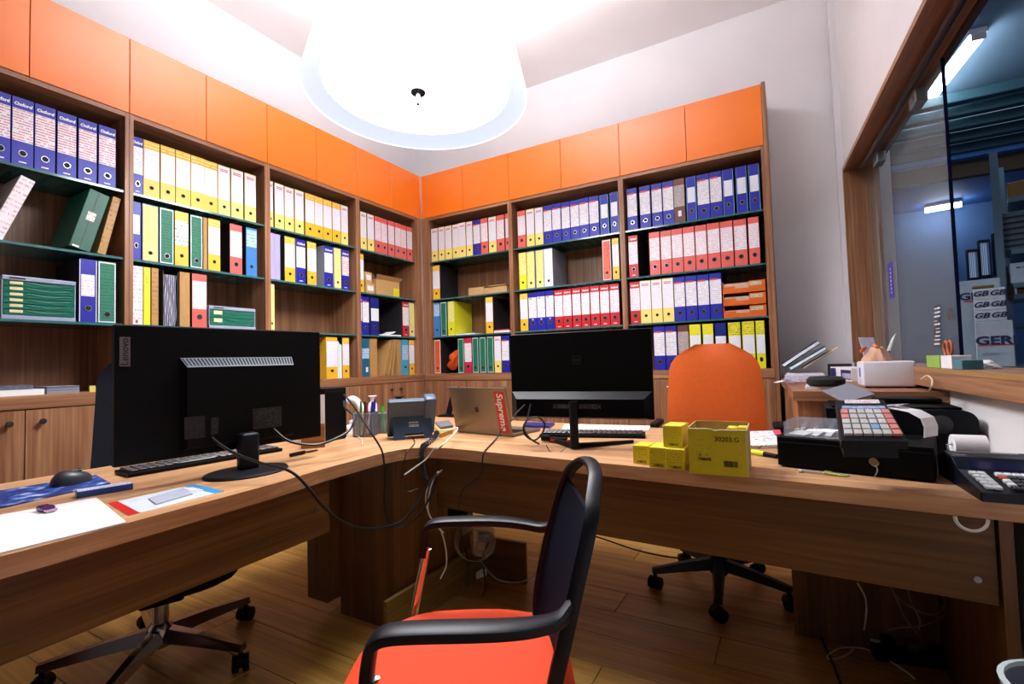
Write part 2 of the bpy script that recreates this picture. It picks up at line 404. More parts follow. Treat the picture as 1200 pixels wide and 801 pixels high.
for i in range(3):
    og = (2*i*WB, 0, 0)
    bookcase(f'walnut bookcase with orange upper doors, {ORD[i]} bay from corner, {RUNB}', og, 0, 2*WB, -1 if i == 0 else 0)
    base_cabinet(f'walnut base cabinet with bar handles, {ORD[i]} bay from corner', og, 0, 2*WB, True)
t = MB().box(-DEP, 0.004, -8*WA, 0.0, 0.949, ZBASE-0.0005, bev=0.002, seg=1).build('base_worktop', WY); tag(t, 'walnut worktop ledge above the base cabinets with round knobs', 'worktop')
t = MB().box(0.005, 6*WB, -0.004, DEP, 0.949, ZBASE-0.0005, bev=0.002, seg=1).build('base_worktop', WX); tag(t, 'walnut worktop ledge above the base cabinets with bar handles', 'worktop')
o = MB().box(6*WB+0.0005, 6*WB+0.024, -0.002, DEP, 0, ZO1+0.012, bev=0.001, seg=1).build('end_panel', WZ); tag(o, 'tall walnut end panel of the bookcase beside the white wall', 'panel')
o = MB().box(-0.010, 0.010, -0.012, -0.002, ZBASE, ZO1).build('trim_1', pm('alu_strip', 'c9c4c0', 0.3, 0.8)); tag(o, 'thin silver vertical strip where the bookcases meet', kind='structure')

# ------------------------------------------------------------------ drum lamp
nrm = Vector((0.009, 0.037, 1)).normalized()
lm = frame((1.412, -1.694, 2.432), Vector((1, 0, -0.009)), nrm)
lamp = thing_m('pendant_lamp', 'huge round white drum pendant lamp with glowing diffuser', 'lamp', lm)
SH = emis('lamp_shade_glow', 'fbfcff', LAMP_SHADE); DI = emis('lamp_disc_glow', 'fdfdff', LAMP_DISC); TP = emis('lamp_top_glow', 'fafbff', LAMP_TOP)
RB, RTOP, HL = 0.55, 0.42, 0.56
SHIN = pm('lamp_shade_lining', '4c5058', 0.8, var=0.01, emit=('e4ecff', 0.60))
MB().lathe([(RB, 0.0), (RB-0.001, 0.004), (RTOP, HL), (RTOP-0.004, HL), (RB-0.006, 0.004), (RB-0.004, 0.0), (RB, 0.0)], 72).build('lamp_shade', SH, lamp, smooth=True)
MB().lathe([(RB-0.008, 0.003), (RB-0.03, 0.02), (RB-0.075, 0.045), (0.462, 0.052)], 72).build('inner_rim', SHIN, lamp, smooth=True)
MB().lathe([(0.0, 0.056), (0.25, 0.053), (0.461, 0.0525)], 64).build('diffuser', DI, lamp, smooth=True)
MB().lathe([(0.03, HL-0.06), (0.40, HL-0.06)], 48).build('light_source', TP, lamp)
fi = MB().lathe([(0.0, 0.030), (0.036, 0.030), (0.040, 0.036), (0.036, 0.046), (0.0, 0.048)], 24).build('finial_plate', BLACKG, lamp, smooth=True)
MB().cyl((0, 0, 0.031), (0, 0, -0.012), 0.011).build('finial_stem', STEEL, fi, smooth=True)
MB().lathe([(0.0, -0.028), (0.009, -0.026), (0.011, -0.018), (0.009, -0.012), (0.0, -0.011)], 14).build('finial_knob', BLACKG, fi, smooth=True)
MB().cyl((0, 0, 0.06), (0, 0, CEIL-2.432), 0.008).build('suspension_rod', STEEL, lamp)
MB().lathe([(0.0, CEIL-2.434), (0.06, CEIL-2.434), (0.06, CEIL-2.47), (0.0, CEIL-2.48)], 24).build('ceiling_rose', WHITEP, lamp)
# ================================================================== LEVER ARCH FILES
BH, BWD, BDP = 0.315, 0.075, 0.285
def cc(name, c, rough=0.4): return pm('file_'+name, c, rough, var=0.04, scale=40)
C_BLUE = cc('blue', '1a1f9c'); C_DBLUE = cc('dark_blue', '14207c'); C_YEL = cc('yellow', 'eab52e'); C_CRM = cc('cream', 'f3db78'); C_SAL = cc('salmon', 'dc5f56')
C_RED = cc('red', 'c01a22'); C_GRN = cc('green', '0d7355'); C_LEM = cc('lemon', 'e9e02c'); C_BRN = cc('brown', '6b3a2c'); C_MBL = cc('mid_blue', '3579bd')
C_TEAL = cc('teal', '15607e'); C_LBL = cc('light_blue', '3f9cc4'); C_ORG = cc('orange', 'd65a22'); C_GRY = cc('grey', '9a9ca8'); C_WHT = cc('white', 'e6e6ee')
C_CRI = cc('crimson', 'c0223c'); C_PYL = cc('pale_yellow', 'ece58c'); C_KB = cc('black', '15151a'); C_TAN = pm('file_tan', 'b3874f', 0.7, var=0.06); C_LIL = cc('lilac', 'aaa3c8')
C_SIDE = pm('file_side_black', '1a1a1f', 0.6, var=0.5, scale=220)
L_RED = scribble('label_red_ink', 'e6e4ec', 'cc7676', 80, 0.6)
L_BLK = scribble('label_grey_ink', 'eceaf0', 'b4b3c6', 75, 0.5)
L_PNK = scribble('label_pink_ink', 'ece6ec', 'd6aeb6', 70, 0.5)
L_GRN = scribble('label_green_ink', 'f0f0ee', '5aa070', 45, 0.5)
L_WHT = scribble('label_plain', 'e9e8f2', 'd8d5e4', 60, 0.45)
L_MID = scribble('label_mid', 'e9ecf4', '9aa2bc', 130, 0.35)
L_YEL = scribble('label_yellow', 'e9e28a', 'cfc06a', 60, 0.5)
L_LEM = scribble('label_lemon', 'e9e02c', '8a7a20', 75, 0.5)
L_GRNL = scribble('label_green_card', '0d7355', '0a5a48', 60, 0.6)
L_ORL = scribble('label_orange_card', 'e2684a', '7a2a50', 60, 0.45)
L_ORG = scribble('label_orange_plain', 'd65a22', 'b8481a', 60, 0.5)
L_GRY = scribble('label_grey_card', 'b5a8a6', '8d7c7c', 75, 0.5)
L_SKY = scribble('label_sky', 'a9cbe8', '6b94c0', 50, 0.5)
L_HDY = scribble('header_yellow', 'eab52e', 'f6dc8a', 55, 0.6)
RINGM = pm('ring_metal', 'c9c9d4', 0.25, 0.9)
STRIPE = pm('label_stripe_red', 'c9464a', 0.6)
def spine_quad(x0, x1, z0, z1, y=-0.0006): return MB().box(x0, x1, y, 0.0002, z0, z1)
hw = BWD/2
# type: description, cover, [(part, x0, x1, z0, z1, material)], hole z, ring?, lettering
LB = lambda z0, z1, m, i=0.002: ('spine_label', -hw+i, hw-i, z0, z1, m)
FR = lambda m: [('spine_frame', -hw+0.001, hw-0.001, 0.004, BH-0.004, C_WHT)]
FM = ('foot_mark', -.013, .013, .0145, .0195, TEXTW)
TYPES = {
 'OXB': ('red inked royal blue file', C_BLUE, [LB(.112, .262, L_RED), FM], .058, 1, [('Oxford', .0205, .284, .0009)]),
 'OXW': ('pale labelled royal blue file', C_BLUE, [LB(.112, .262, L_BLK), FM], .058, 1, [('Oxford', .0205, .284, .0009)]),
 'OXR': ('lettered red file', C_RED, [LB(.100, .268, L_PNK), FM], .062, 1, [('Oxford', .0185, .288, .0008)]),
 'YL': ('golden yellow file', C_YEL, [LB(.100, .268, L_WHT), ('header_strip', -hw+.002, hw-.002, .274, .305, L_HDY)], .055, 0, []),
 'YG': ('green inked yellow file', C_YEL, [LB(.118, .262, L_GRN)], .06, 0, []),
 'CY': ('cream yellow file', C_CRM, [LB(.102, .309, L_WHT), ('label_stripe', -hw+.012, hw-.014, .287, .292, STRIPE), ('label_stripe', -hw+.012, hw-.014, .277, .282, STRIPE)], .056, 0, []),
 'SR': ('salmon red file', C_SAL, [LB(.108, .272, L_PNK)], .062, 1, []),
 'BE': ('red tabbed blue file', C_BLUE, [LB(.104, .272, L_BLK), ('label_tab', -hw+.004, hw-.022, .268, .280, STRIPE)], .058, 1, []),
 'BF': ('cyan edged blue file', C_BLUE, [('edge_strip', hw-.004, hw-.0005, .003, BH-.003, cc('edge_cyan', '6fb0d8')), ('edge_strip', -hw+.0005, -hw+.003, .003, BH-.003, cc('edge_cyan', '6fb0d8')), ('spine_label', -hw+.008, hw-.008, .13, .238, L_MID)], .07, 1, []),
 'B0': ('plain blue file', C_BLUE, [('spine_label', -hw+.006, hw-.010, .14, .245, L_MID)], .078, 1, []),
 'BW': ('white bordered blue file', C_BLUE, [('edge_strip', -hw+.0005, -hw+.004, .003, BH-.003, C_WHT), ('edge_strip', hw-.004, hw-.0005, .003, BH-.003, C_WHT), ('spine_label', -hw+.008, hw-.010, .13, .238, L_PNK)], .07, 1, []),
 'GF': ('white bordered green file', C_GRN, FR(0)+[('spine_label', -hw+.006, hw-.006, .009, BH-.010, L_GRNL)], .045, 1, []),
 'YF': ('pale yellow paper file', C_GRY, [('spine_label', -hw+.003, hw-.003, .006, BH-.006, L_YEL)], .048, 0, []),
 'BR': ('brown file', C_BRN, [LB(.115, .268, L_GRY), ('thumb_tab', -.011, .011, .045, .085, C_WHT)], None, 0, []),
 'YN': ('lemon yellow file', C_LEM, [('spine_label', -hw+.004, hw-.004, .125, .238, L_MID)], .068, 1, []),
 'YM': ('hand titled lemon file', C_LEM, [('header_strip', -hw+.003, hw-.003, .225, .309, L_LEM), ('spine_label', -hw+.003, hw-.003, .10, .222, L_MID)], .06, 1, []),
 'YP': ('faded lemon yellow file', C_LEM, [LB(.125, .309, L_YEL)], .06, 0, []),
 'BG': ('sky blue file', C_MBL, [LB(.190, .300, L_SKY)], .062, 0, []),
 'BT': ('teal blue file', C_TEAL, [LB(.150, .235, L_SKY), ('sticker', 0.0, .022, .04, .08, C_WHT)], None, 0, []),
 'LB': ('light blue file', C_LBL, [LB(.135, .265, L_SKY)], .07, 0, []),
 'OF': ('white bordered orange file', C_ORG, FR(0)+[('spine_label', -hw+.006, hw-.006, .009, BH-.010, L_ORG)], .05, 0, []),
 'OR': ('hand titled orange file', C_ORG, FR(0)+[('spine_label', -hw+.005, hw-.005, .009, BH-.010, L_ORL)], .06, 0, []),
 'GW': ('grey sided white file', C_GRY, [LB(.005, .31, L_WHT)], .05, 0, []),
 'RW': ('red printed white file', C_WHT, [LB(.03, .31, scribble('label_red_print', 'ece4ea', 'd09aa2', 45, 0.5)), ('red_mark', -.01, .006, .008, .026, STRIPE)], None, 0, []),
 'CR': ('crimson file', C_CRI, [LB(.100, .268, L_PNK)], .06, 1, []),
 'BL': ('black tabbed blue file', C_BLUE, [LB(.104, .275, L_BLK), ('label_tab', -hw+.012, -.004, .262, .267, TEXTK), ('foot_label', -.006, .006, .085, .094, TEXTW)], .06, 1, []),
 'BD': ('navy file', C_DBLUE, [LB(.12, .225, L_MID)], .065, 1, []),
 'YB': ('overstuffed yellow file', C_YEL, [LB(.09, .285, L_WHT, .001)], .06, 0, []),
 'YT': ('thin yellow folder', C_LEM, [('spine_lettering', -.012, .012, .23, .29, L_LEM)], None, 0, []),
 'TF': ('tan card folder', C_TAN, [], None, 0, []),
 'TW': ('inked tan card folder', C_TAN, [LB(.06, .30, scribble('label_tan_ink', 'b3874f', '5a3d22', 40, 0.45))], None, 0, []),
 'PS': ('lilac plastic archive box', C_LIL, [], None, 0, []),
 'GT': ('thin green folder', C_GRN, [], None, 0, []),
 'KB': ('thin grey folder', C_GRY, [], None, 0, []),
}
BM = {}
def file_parts(tp):
    if tp in BM: return BM[tp]
    desc, cov, els, hz, ring, let = TYPES[tp]; out = []
    c = MB().box(-hw, hw, 0, 0.003, 0, BH, bev=0.0008, seg=1)
    out.append(('spine', c.mesh('spine', cov)))
    sm_ = cov if tp in ('YP', 'GW', 'TF', 'TW', 'YT', 'GT', 'KB', 'PS', 'RW', 'LB', 'BT', 'GF', 'YB') else (C_GRY if tp in ('OXW', 'YF') else C_SIDE)
    out.append(('cover_board', MB().box(-hw, -hw+0.0025, 0.0031, BDP, 0, BH).mesh('cover_board', sm_))); out.append(('cover_board', MB().box(hw-0.0025, hw, 0.0031, BDP, 0, BH).mesh('cover_board', sm_)))
    out.append(('paper_block', MB().box(-hw+0.006, hw-0.006, 0.02, BDP-0.03, 0.006, BH-0.018).mesh('paper_block', PAPER)))
    seen = 0
    for nm, x0, x1, z0, z1, m in els:
        y = -0.0006-0.0004*seen; seen += 1
        out.append((nm, MB().box(x0, x1, y, -0.0001, z0, z1).mesh(nm, m)))
    y = -0.0009-0.0004*seen
    if hz is not None:
        rr = 0.0125 if ring else 0.0105
        out.append(('finger_hole', MB().cyl((0, y, hz), (0, y+0.0006, hz), rr, seg=16).mesh('finger_hole', HOLE)))
        if ring:
            out.append(('finger_ring', MB().lathe([(0.0122, 0), (0.0122, 0.0016), (0.0152, 0.0016), (0.0152, 0), (0.0122, 0)], 18, Matrix.Translation((0, y, hz)) @ Matrix.Rotation(R90, 4, 'X')).mesh('finger_ring', RINGM)))
    for body, size, z, bold in let:
        me = text_mesh(body, size, TEXTW, bold=bold, shear=0.15 if size > .01 else 0)
        out.append(('lettering', me, (0, -0.0008, z), (R90, 0, 0)))
    BM[tp] = out; return out
ROWN = ['top', 'second', 'third', 'bottom']
def zrow(r): return (ZROW[r]+GT+0.0006) if r < 3 else ZBASE+0.0003
def shelf_xy(run, u, zz, dep=0.022):
    if run == 'A': return along(u, Vector((-dep, 0, zz)), Vector((0, 1, 0)))
    return along(u, Vector((0, dep, zz)), Vector((1, 0, 0)))
def put_file(run, bay, row, u0, u1, tp, lean=0.0, label=None, h=1.0, group=None, yoff=None, num=None):
    z = zrow(row); a = shelf_xy(run, u0, z+0.15); b = shelf_xy(run, u1, z+0.15)
    lo, hi = ((-2*bay*WA+0.0215, -(2*bay-2)*WA-(0.0915 if bay == 1 else 0.0215)) if run == 'A' else ((2*bay-2)*WB+(0.0915 if bay == 1 else 0.0215), 2*bay*WB-0.0215))
    a, b = max(min(a, b), lo), min(max(a, b), hi)
    wdt = max(abs(b-a)-0.0012, 0.012); c = (a+b)/2
    dep = 0.020 + (random.uniform(0, 0.008) if yoff is None else yoff)
    loc = (-dep, c, z) if run == 'A' else (c, dep, z)
    base = R90 if run == 'A' else 0.0
    desc = TYPES[tp][0]
    far = 'vented monitor' if run == 'A' else 'orange chair'
    if num: lab = f"{num} {desc} from bookcase corner, {ROWN[row]} shelf, {ORD[bay-1]} bay beyond {far}"
    else: lab = label or f"{desc}, {ROWN[row]} shelf, {ORD[bay-1]} bay from corner beyond {far}"
    nm = 'card_folder' if tp in ('TF', 'TW', 'YT', 'GT', 'KB') else ('archive_box' if tp == 'PS' else 'lever_arch_file')
    t = thing(nm, lab, 'folder' if nm == 'card_folder' else ('box' if tp == 'PS' else 'binder'), loc, base, group or f"files on the {ROWN[row]} shelf, bay {ORD[bay-1]} from corner, beyond {'vented monitor' if run == 'A' else 'orange chair'}")
    t.scale = (wdt/BWD, 1, h*random.uniform(0.992, 1.0))
    if lean:
        q = Matrix.Translation((loc[0], loc[1], loc[2]+wdt/2*math.sin(lean))) @ Matrix.Rotation(base, 4, 'Z') @ Matrix.Rotation(lean, 4, 'Y') @ Matrix.Diagonal((wdt/BWD, 1, h, 1)); t.matrix_world = q
    for p in file_parts(tp):
        o = link(p[0], p[1], t)
        if len(p) > 2: o.location = p[2]; o.rotation_euler = p[3]
    return t
def row_files(run, bay, row, items):
    NUM = ['first', 'second', 'third', 'fourth', 'fifth', 'sixth', 'seventh', 'eighth', 'ninth', 'tenth', 'eleventh']
    seq = items[::-1] if run == 'A' else items; cnt = {}
    for u0, u1, tp in seq:
        n = sum(1 for i in items if i[2] == tp); k = cnt.get(tp, 0); cnt[tp] = k+1
        put_file(run, bay, row, u0, u1, tp, num=NUM[k] if n > 1 else None)
row_files('A', 4, 0, [(-11, 12.5, 'OXB'), (13.4, 39.5, 'OXB'), (40.4, 65, 'OXB'), (67, 90, 'OXB'), (92, 114, 'OXB'), (115.5, 136, 'OXB')])
row_files('A', 4, 2, [(92.5, 113.5, 'BW'), (115, 136, 'GF')])
row_files('A', 3, 0, [(154, 168.1, 'OXW'), (168.4, 187.5, 'YL'), (188, 205.4, 'YL'), (205.9, 223.4, 'YL'), (223.5, 239.8, 'YL'), (239.9, 255.5, 'YL'), (256.1, 270.4, 'CY'), (271.1, 285.5, 'CY'), (287, 300.4, 'CY')])
row_files('A', 3, 1, [(154, 165.8, 'B0'), (167.3, 186, 'YF'), (187.4, 203.8, 'GF'), (204.8, 221, 'YG'), (223.5, 237.7, 'GF'), (238.4, 243, 'TF'), (243.9, 258.3, 'YL'), (269.8, 284.2, 'SR'), (288.2, 301, 'BG')])
row_files('A', 3, 2, [(154, 168, 'RW'), (168.8, 176.8, 'YT'), (177.3, 185.7, 'TW'), (210.4, 222.5, 'TF'), (225.2, 242.6, 'SR')])
row_files('A', 2, 0, [(314.6, 320, 'CY'), (322, 333, 'CY'), (334, 345, 'CY'), (345.9, 356.5, 'CY'), (357.5, 368.5, 'YL'), (368.9, 378.9, 'YL'), (379.5, 389.5, 'YL'), (389.9, 399.4, 'YL'), (400, 408.2, 'CY')])
row_files('A', 2, 1, [(315.4, 322, 'PS'), (322.4, 329, 'PS'), (334, 346, 'YL'), (347, 358, 'OXW'), (360.3, 370.9, 'YL'), (379.9, 389.9, 'OXW'), (391.3, 399.7, 'YF'), (400.5, 409, 'OXB')])
row_files('A', 2, 2, [(315.4, 322, 'YF')])
row_files('A', 2, 3, [(382.5, 395.5, 'YB'), (402, 410, 'YL')])
row_files('A', 1, 0, [(420, 422.3, 'CY'), (423, 430.2, 'CY'), (431, 438.8, 'CY'), (439.5, 447, 'SR'), (447.4, 454.6, 'SR'), (454.9, 462.4, 'SR'), (462.7, 469.4, 'SR'), (469.7, 476.6, 'SR'), (476.9, 483.2, 'SR')])
row_files('A', 1, 1, [(420, 426.5, 'YL')])
row_files('A', 1, 2, [(421, 424.3, 'OXW'), (424.8, 432.7, 'BE'), (434.6, 444, 'BD'), (471.6, 479, 'OXR'), (479.5, 485.6, 'YF')])
row_files('A', 1, 3, [(421.6, 423.7, 'GT'), (424.4, 433, 'BT'), (433.9, 442.2, 'TF'), (466, 470.5, 'TF'), (471, 478.6, 'LB'), (479.4, 485.6, 'YL')])
row_files('B', 1, 0, [(505.3, 512.9, 'CY'), (513.8, 521.1, 'CY'), (521.5, 529.3, 'CY'), (529.7, 537.6, 'CY'), (538, 545.8, 'CY'), (546.2, 553.6, 'CY'), (554.3, 562.8, 'BE'), (563.2, 571.5, 'SR'), (572.2, 581.2, 'CY'), (582, 591, 'SR'), (592.2, 597.5, 'SR')])
row_files('B', 1, 1, [(507, 515.2, 'YL')])
row_files('B', 1, 2, [(508.3, 515.6, 'BG'), (516.3, 522.9, 'GF'), (524.5, 532, 'YP'), (568.9, 577.4, 'YL')])
row_files('B', 1, 3, [(509.4, 516.3, 'OF'), (536.9, 543.5, 'GF'), (544.4, 553, 'CR'), (553.8, 560.4, 'GF'), (561.9, 568.9, 'GF'), (570.8, 577.8, 'GF'), (579, 587, 'CY'), (588, 597, 'BE')])
row_files('B', 2, 0, [(606.6, 615.9, 'SR'), (616.6, 626, 'CY'), (626.6, 636, 'CY'), (636.8, 646.5, 'BE'), (647, 657.5, 'BE'), (657.7, 667.8, 'BE'), (668.2, 678.7, 'BE'), (679, 690, 'BE'), (690.4, 701.9, 'BE'), (703, 713, 'BF'), (715.2, 724.5, 'BF')])
row_files('B', 2, 1, [(608.1, 616.7, 'YP'), (617.5, 626.8, 'YF'), (627.6, 637, 'YF'), (637.6, 647.9, 'GW'), (705.8, 715.7, 'OR'), (717.6, 725.5, 'YL')])
row_files('B', 2, 2, [(609.7, 618.8, 'YL'), (619.1, 628.9, 'BL'), (629.2, 639.1, 'BL'), (639.6, 649.2, 'BL'), (649.6, 659.5, 'OXR'), (659.9, 670, 'OXR'), (670.7, 680.8, 'OXR'), (681.3, 691.3, 'OXR'), (692, 702.7, 'OXR'), (703.2, 714.2, 'OXR'), (714.7, 725.8, 'OXR')])
row_files('B', 3, 0, [(735, 746.7, 'BE'), (749.7, 762.2, 'BE'), (763.7, 776, 'BE'), (776.7, 789.5, 'BE'), (789.8, 802.7, 'BR'), (804.5, 816, 'BF'), (817, 831.5, 'BE'), (832, 846.2, 'BE'), (847.2, 860, 'BF'), (862.7, 875.7, 'BF'), (877.7, 890.5, 'BF')])
row_files('B', 3, 1, [(736.6, 747.5, 'OXR'), (761, 773.3, 'SR'), (774.2, 786.7, 'SR'), (787.2, 800.2, 'SR'), (800.8, 814.3, 'SR'), (815, 828.5, 'SR'), (829.3, 843.8, 'SR'), (844.5, 859.3, 'SR'), (860.3, 875.5, 'SR'), (877.3, 890.2, 'SR')])
row_files('B', 3, 2, [(738.4, 750.2, 'OXR'), (750.5, 763.1, 'CY'), (763.5, 776.1, 'CY'), (776.6, 789.6, 'CY'), (790, 803, 'BE'), (803.7, 817, 'BE'), (817.5, 831.3, 'BE'), (831.8, 846, 'BE')])
row_files('B', 3, 3, [(766.4, 779.7, 'BE'), (780.2, 793.5, 'BE'), (794.5, 807.5, 'BR'), (808.6, 822, 'YN'), (824, 836.7, 'YN'), (838.6, 851.6, 'BD'), (854, 868.6, 'YM'), (870.3, 884.9, 'YM'), (886.5, 897, 'YM')])
# things leaning on the second shelf of the fourth bay
put_file('A', 4, 1, -16, 4, 'RW', lean=math.radians(20), label='white file leaning over beside the green box file, second shelf')
gb = put_file('A', 4, 1, 80, 106, 'GF', lean=math.radians(15), label='dark green box file leaning on second shelf under the royal blue files')
for ch in list(gb.children): bpy.data.objects.remove(ch)
GBX = pm('box_file_green', '0b5443', 0.45)
MB().box(-hw, hw, 0, 0.26, 0, BH, bev=0.002, seg=1).build('box_body', GBX, gb); MB().box(-0.0035, -0.001, -0.001, 0.002, 0.004, BH-0.004).build('lid_seam', pm('box_file_seam', '06382d', 0.5), gb)
MB().box(-0.016, 0.014, -0.0012, 0, 0.155, 0.20).build('sticker', scribble('small_sticker', 'f0e9e2', 'b04040', 90, 0.5), gb); MB().box(-0.03, -0.005, -0.006, 0, 0.004, 0.012).build('clasp', STEEL, gb)
bk = put_file('A', 4, 1, 114.5, 124.5, 'TW', lean=math.radians(12), label='tan book with lettered spine leaning beside dark green box file')

# ---------------- other things kept on the shelves; local frame: X right, Y into the shelf, Z up
def shelf_thing(name, label, cat, run, row, u, dep=0.02, rz=0.0, group=None):
    z = zrow(row); c = shelf_xy(run, u, z+0.05, dep)
    return thing(name, label, cat, (-dep, c, z) if run == 'A' else (c, dep, z), (R90 if run == 'A' else 0)+rz, group)
def swid(run, u0, u1, row, dep=0.02): z = zrow(row)+0.08; return abs(shelf_xy(run, u1, z, dep)-shelf_xy(run, u0, z, dep))
CLRG = clearmat('drawer_green', '2f7d68', 0.72, 0.12); CLRW = clearmat('drawer_clear', 'b9c3da', 0.7, 0.12)
def drawer_unit(label, run, row, u0, u1, n, H, dr=None):
    t = shelf_thing('drawer_organiser', label, 'organiser', run, row, (u0+u1)/2, 0.02)
    W = swid(run, u0, u1, row); h = W/2-0.002; D = 0.27
    MB().box(-h, h, 0, D, 0, 0.018).build('base_tray', CLRW, t); MB().box(-h, h, 0, D, H-0.02, H, bev=0.003).build('top_cover', CLRW, t)
    MB().box(-h, -h+0.004, 0.004, D, 0.0185, H-0.0205).build('side_wall', CLRW, t); MB().box(h-0.004, h, 0.004, D, 0.0185, H-0.0205).build('side_wall', CLRW, t)
    MB().box(-h*0.82, -h*0.4, -0.0006, 0.0, H-0.014, H-0.007).build('lettering', TEXTK, t)
    dh = (H-0.042)/n
    for i in range(n):
        z0 = 0.0205+i*dh
        d = MB().box(-h+0.006, h-0.006, 0.004, 0.007, z0+0.001, z0+dh-0.002).box(-h+0.006, h-0.006, 0.008, D-0.01, z0+0.001, z0+0.003).build('drawer', CLRG, t)
        MB().box(-h*0.80, -h*0.46, 0.002, 0.0039, z0+dh*0.35, z0+dh*0.85).build('drawer_label', pm('beige_label', 'd9cfa0', 0.6), d)
        # scooped front lip
        pts = [(-h*0.35+(h*1.2)*k/10, 0.0025, z0+dh*(0.78-0.35*math.sin(math.pi*k/10))) for k in range(11)]
        MB().tube(pts, 0.0016, seg=5, sub=1).build('drawer_lip', pm('drawer_lip_green', '1c5c4e', 0.3), d)
        MB().box(-h+0.02, h-0.02, 0.02, D-0.03, z0+0.0035, z0+0.0035+dh*0.35).build('paper_stack', pm('greenish_paper', '9fbf8c', 0.7), d)
    return t
drawer_unit('clear green six-drawer organiser on third shelf beside white bordered blue file', 'A', 2, 3.5, 91.5, 6, 0.195)
drawer_unit('clear green desktop drawer unit beside salmon red file, third shelf', 'A', 2, 246, 301, 2, 0.135)
# black open file stuffed with clear sleeves
t = shelf_thing('sleeve_file', 'black open file stuffed with clear plastic sleeves, third shelf', 'binder', 'A', 2, 200, 0.02)
W = swid('A', 190.5, 209.5, 2); h = W/2-0.002
MB().box(-h, -h+0.003, 0, 0.27, 0, 0.31).box(h-0.003, h, 0, 0.27, 0, 0.31).box(-h+0.0031, h-0.0031, 0.267, 0.27, 0, 0.31).build('cover', C_KB, t)
SLV = clearmat('plastic_sleeve', 'b6b4cc', 0.6, 0.15)
for k in range(6):
    x = -h+0.012+k*(2*h-0.024)/5
    MB().ribbon([(x+0.003*math.sin(j*1.3+k), 0.006+0.004*((j+k) % 3), 0.004+j*0.283/7) for j in range(8)], (0, 0.012, 0), 0.003).build('plastic_sleeve', SLV, t)
    MB().box(x-0.002, x+0.002, 0.02, 0.25, 0.003, 0.29).build('paper_block', PAPER, t)
# papers and books on the ledge in the fourth bay
def slab(name, label, cat, corners, z, th, mat, group=None, bev=0.0):
    ctr = sum((Vector((c[0], c[1], 0)) for c in corners), Vector())/len(corners); ctr.z = z
    pts = [(c[0]-ctr.x, c[1]-ctr.y) for c in corners]
    ar = sum(pts[i][0]*pts[(i+1) % len(pts)][1]-pts[(i+1) % len(pts)][0]*pts[i][1] for i in range(len(pts)))
    if ar < 0: pts = pts[::-1]
    o = MB().prism(pts, 0, th, bev).build(name, mat, None, tuple(ctr)); return tag(o, label, cat, group)
def quadA(u0, u1, row, d0, d1, skew=0.0):
    z = zrow(row); y0 = shelf_xy('A', u0, z, d0); y1 = shelf_xy('A', u1, z, d0); return [(-d0, y0), (-d0-skew, y1), (-d1-skew, y1), (-d1, y0)]
def quadB(u0, u1, row, d0, d1): 
    z = zrow(row); x0 = shelf_xy('B', u0, z, d0); x1 = shelf_xy('B', u1, z, d0); return [(x0, d0), (x1, d0), (x1, d1), (x0, d1)]
zb = zrow(3)
slab('paper_stack', 'thick white paper stack lying on the ledge under the drawer organiser', 'papers', quadA(-30, 52, 3, 0.02, 0.24), zb, 0.026, PAPER)
slab('book', 'dark covered book lying on the white paper stack', 'book', quadA(-25, 39, 3, 0.04, 0.22), zb+0.0262, 0.02, pm('slate_book', '585a68', 0.5, var=0.3, scale=80))
slab('catalogue_stack', 'grey catalogues piled beside the white paper stack on the ledge', 'papers', quadA(55, 93, 3, 0.03, 0.22), zb, 0.035, scribble('catalogue_edges', '6a6a7c', 'a8a8b4', 300, 0.6))
tag(MB().box(-0.06, -0.05, -0.012, 0.012, 0, 0.03).build('hinge_bracket', pm('yellow_tag', 'd8cf5a', 0.6), None, (0.0, 0.0, 0.0)), 'small yellow tag at the bookcase side on the ledge', 'tag').location = (0.02, shelf_xy('A', 112, zb, 0.03)-0.012, zb)
# cardboard boxes, second shelf of first bay
t = shelf_thing('cardboard_box', 'open cardboard box with yellow sticker on second shelf by corner', 'box', 'A', 1, 455, 0.06)
W = swid('A', 440, 470, 1)*0.92; h = W/2; H = 0.14
MB().box(-h, h, 0, 0.16, 0, 0.004).box(-h, -h+0.004, 0, 0.16, 0.0041, H).box(h-0.004, h, 0, 0.16, 0.0041, H).box(-h+0.0041, h-0.0041, 0, 0.004, 0.0041, H).box(-h+0.0041, h-0.0041, 0.156, 0.16, 0.0041, H).build('box_body', CARD, t)
MB().poly([(-h, 0, H+0.0005), (h, 0, H+0.0005), (h+0.02, -0.03, H+0.035), (-h-0.02, -0.03, H+0.035)]).build('front_flap', CARD, t)
MB().poly([(h, 0, H+0.0005), (h, 0.16, H+0.0005), (h+0.03, 0.16, H+0.03), (h+0.03, 0, H+0.03)]).build('side_flap', CARD, t)
MB().poly([(-h, 0, H+0.0005), (-h, 0.16, H+0.0005), (-h-0.03, 0.16, H+0.03), (-h-0.03, 0, H+0.03)]).build('side_flap', CARD, t)
MB().box(h*0.45, h-0.004, -0.0012, -0.0001, 0.004, 0.085).build('sticker', pm('yellow_sticker', 'e8d81c', 0.5), t)
for k, (u0, u1, hh, zz) in enumerate(((429, 439, 0.085, 0), (428.5, 436, 0.09, 0.0855))):
    t = shelf_thing('cardboard_carton', ['small carton with white label standing under another carton', 'small carton with white label on top of another carton'][k], 'box', 'A', 1, (u0+u1)/2, 0.03)
    t.location.z += zz; W = swid('A', u0, u1, 1); h = W/2
    MB().box(-h, h, 0, 0.10, 0, hh, bev=0.001, seg=1).build('carton_body', CARD, t); MB().box(-h*0.7, h*0.75, -0.001, -0.0001, hh*0.28, hh*0.75).build('white_label', scribble('carton_label', 'eae6e6', '8a8aa0', 80, 0.5), t)
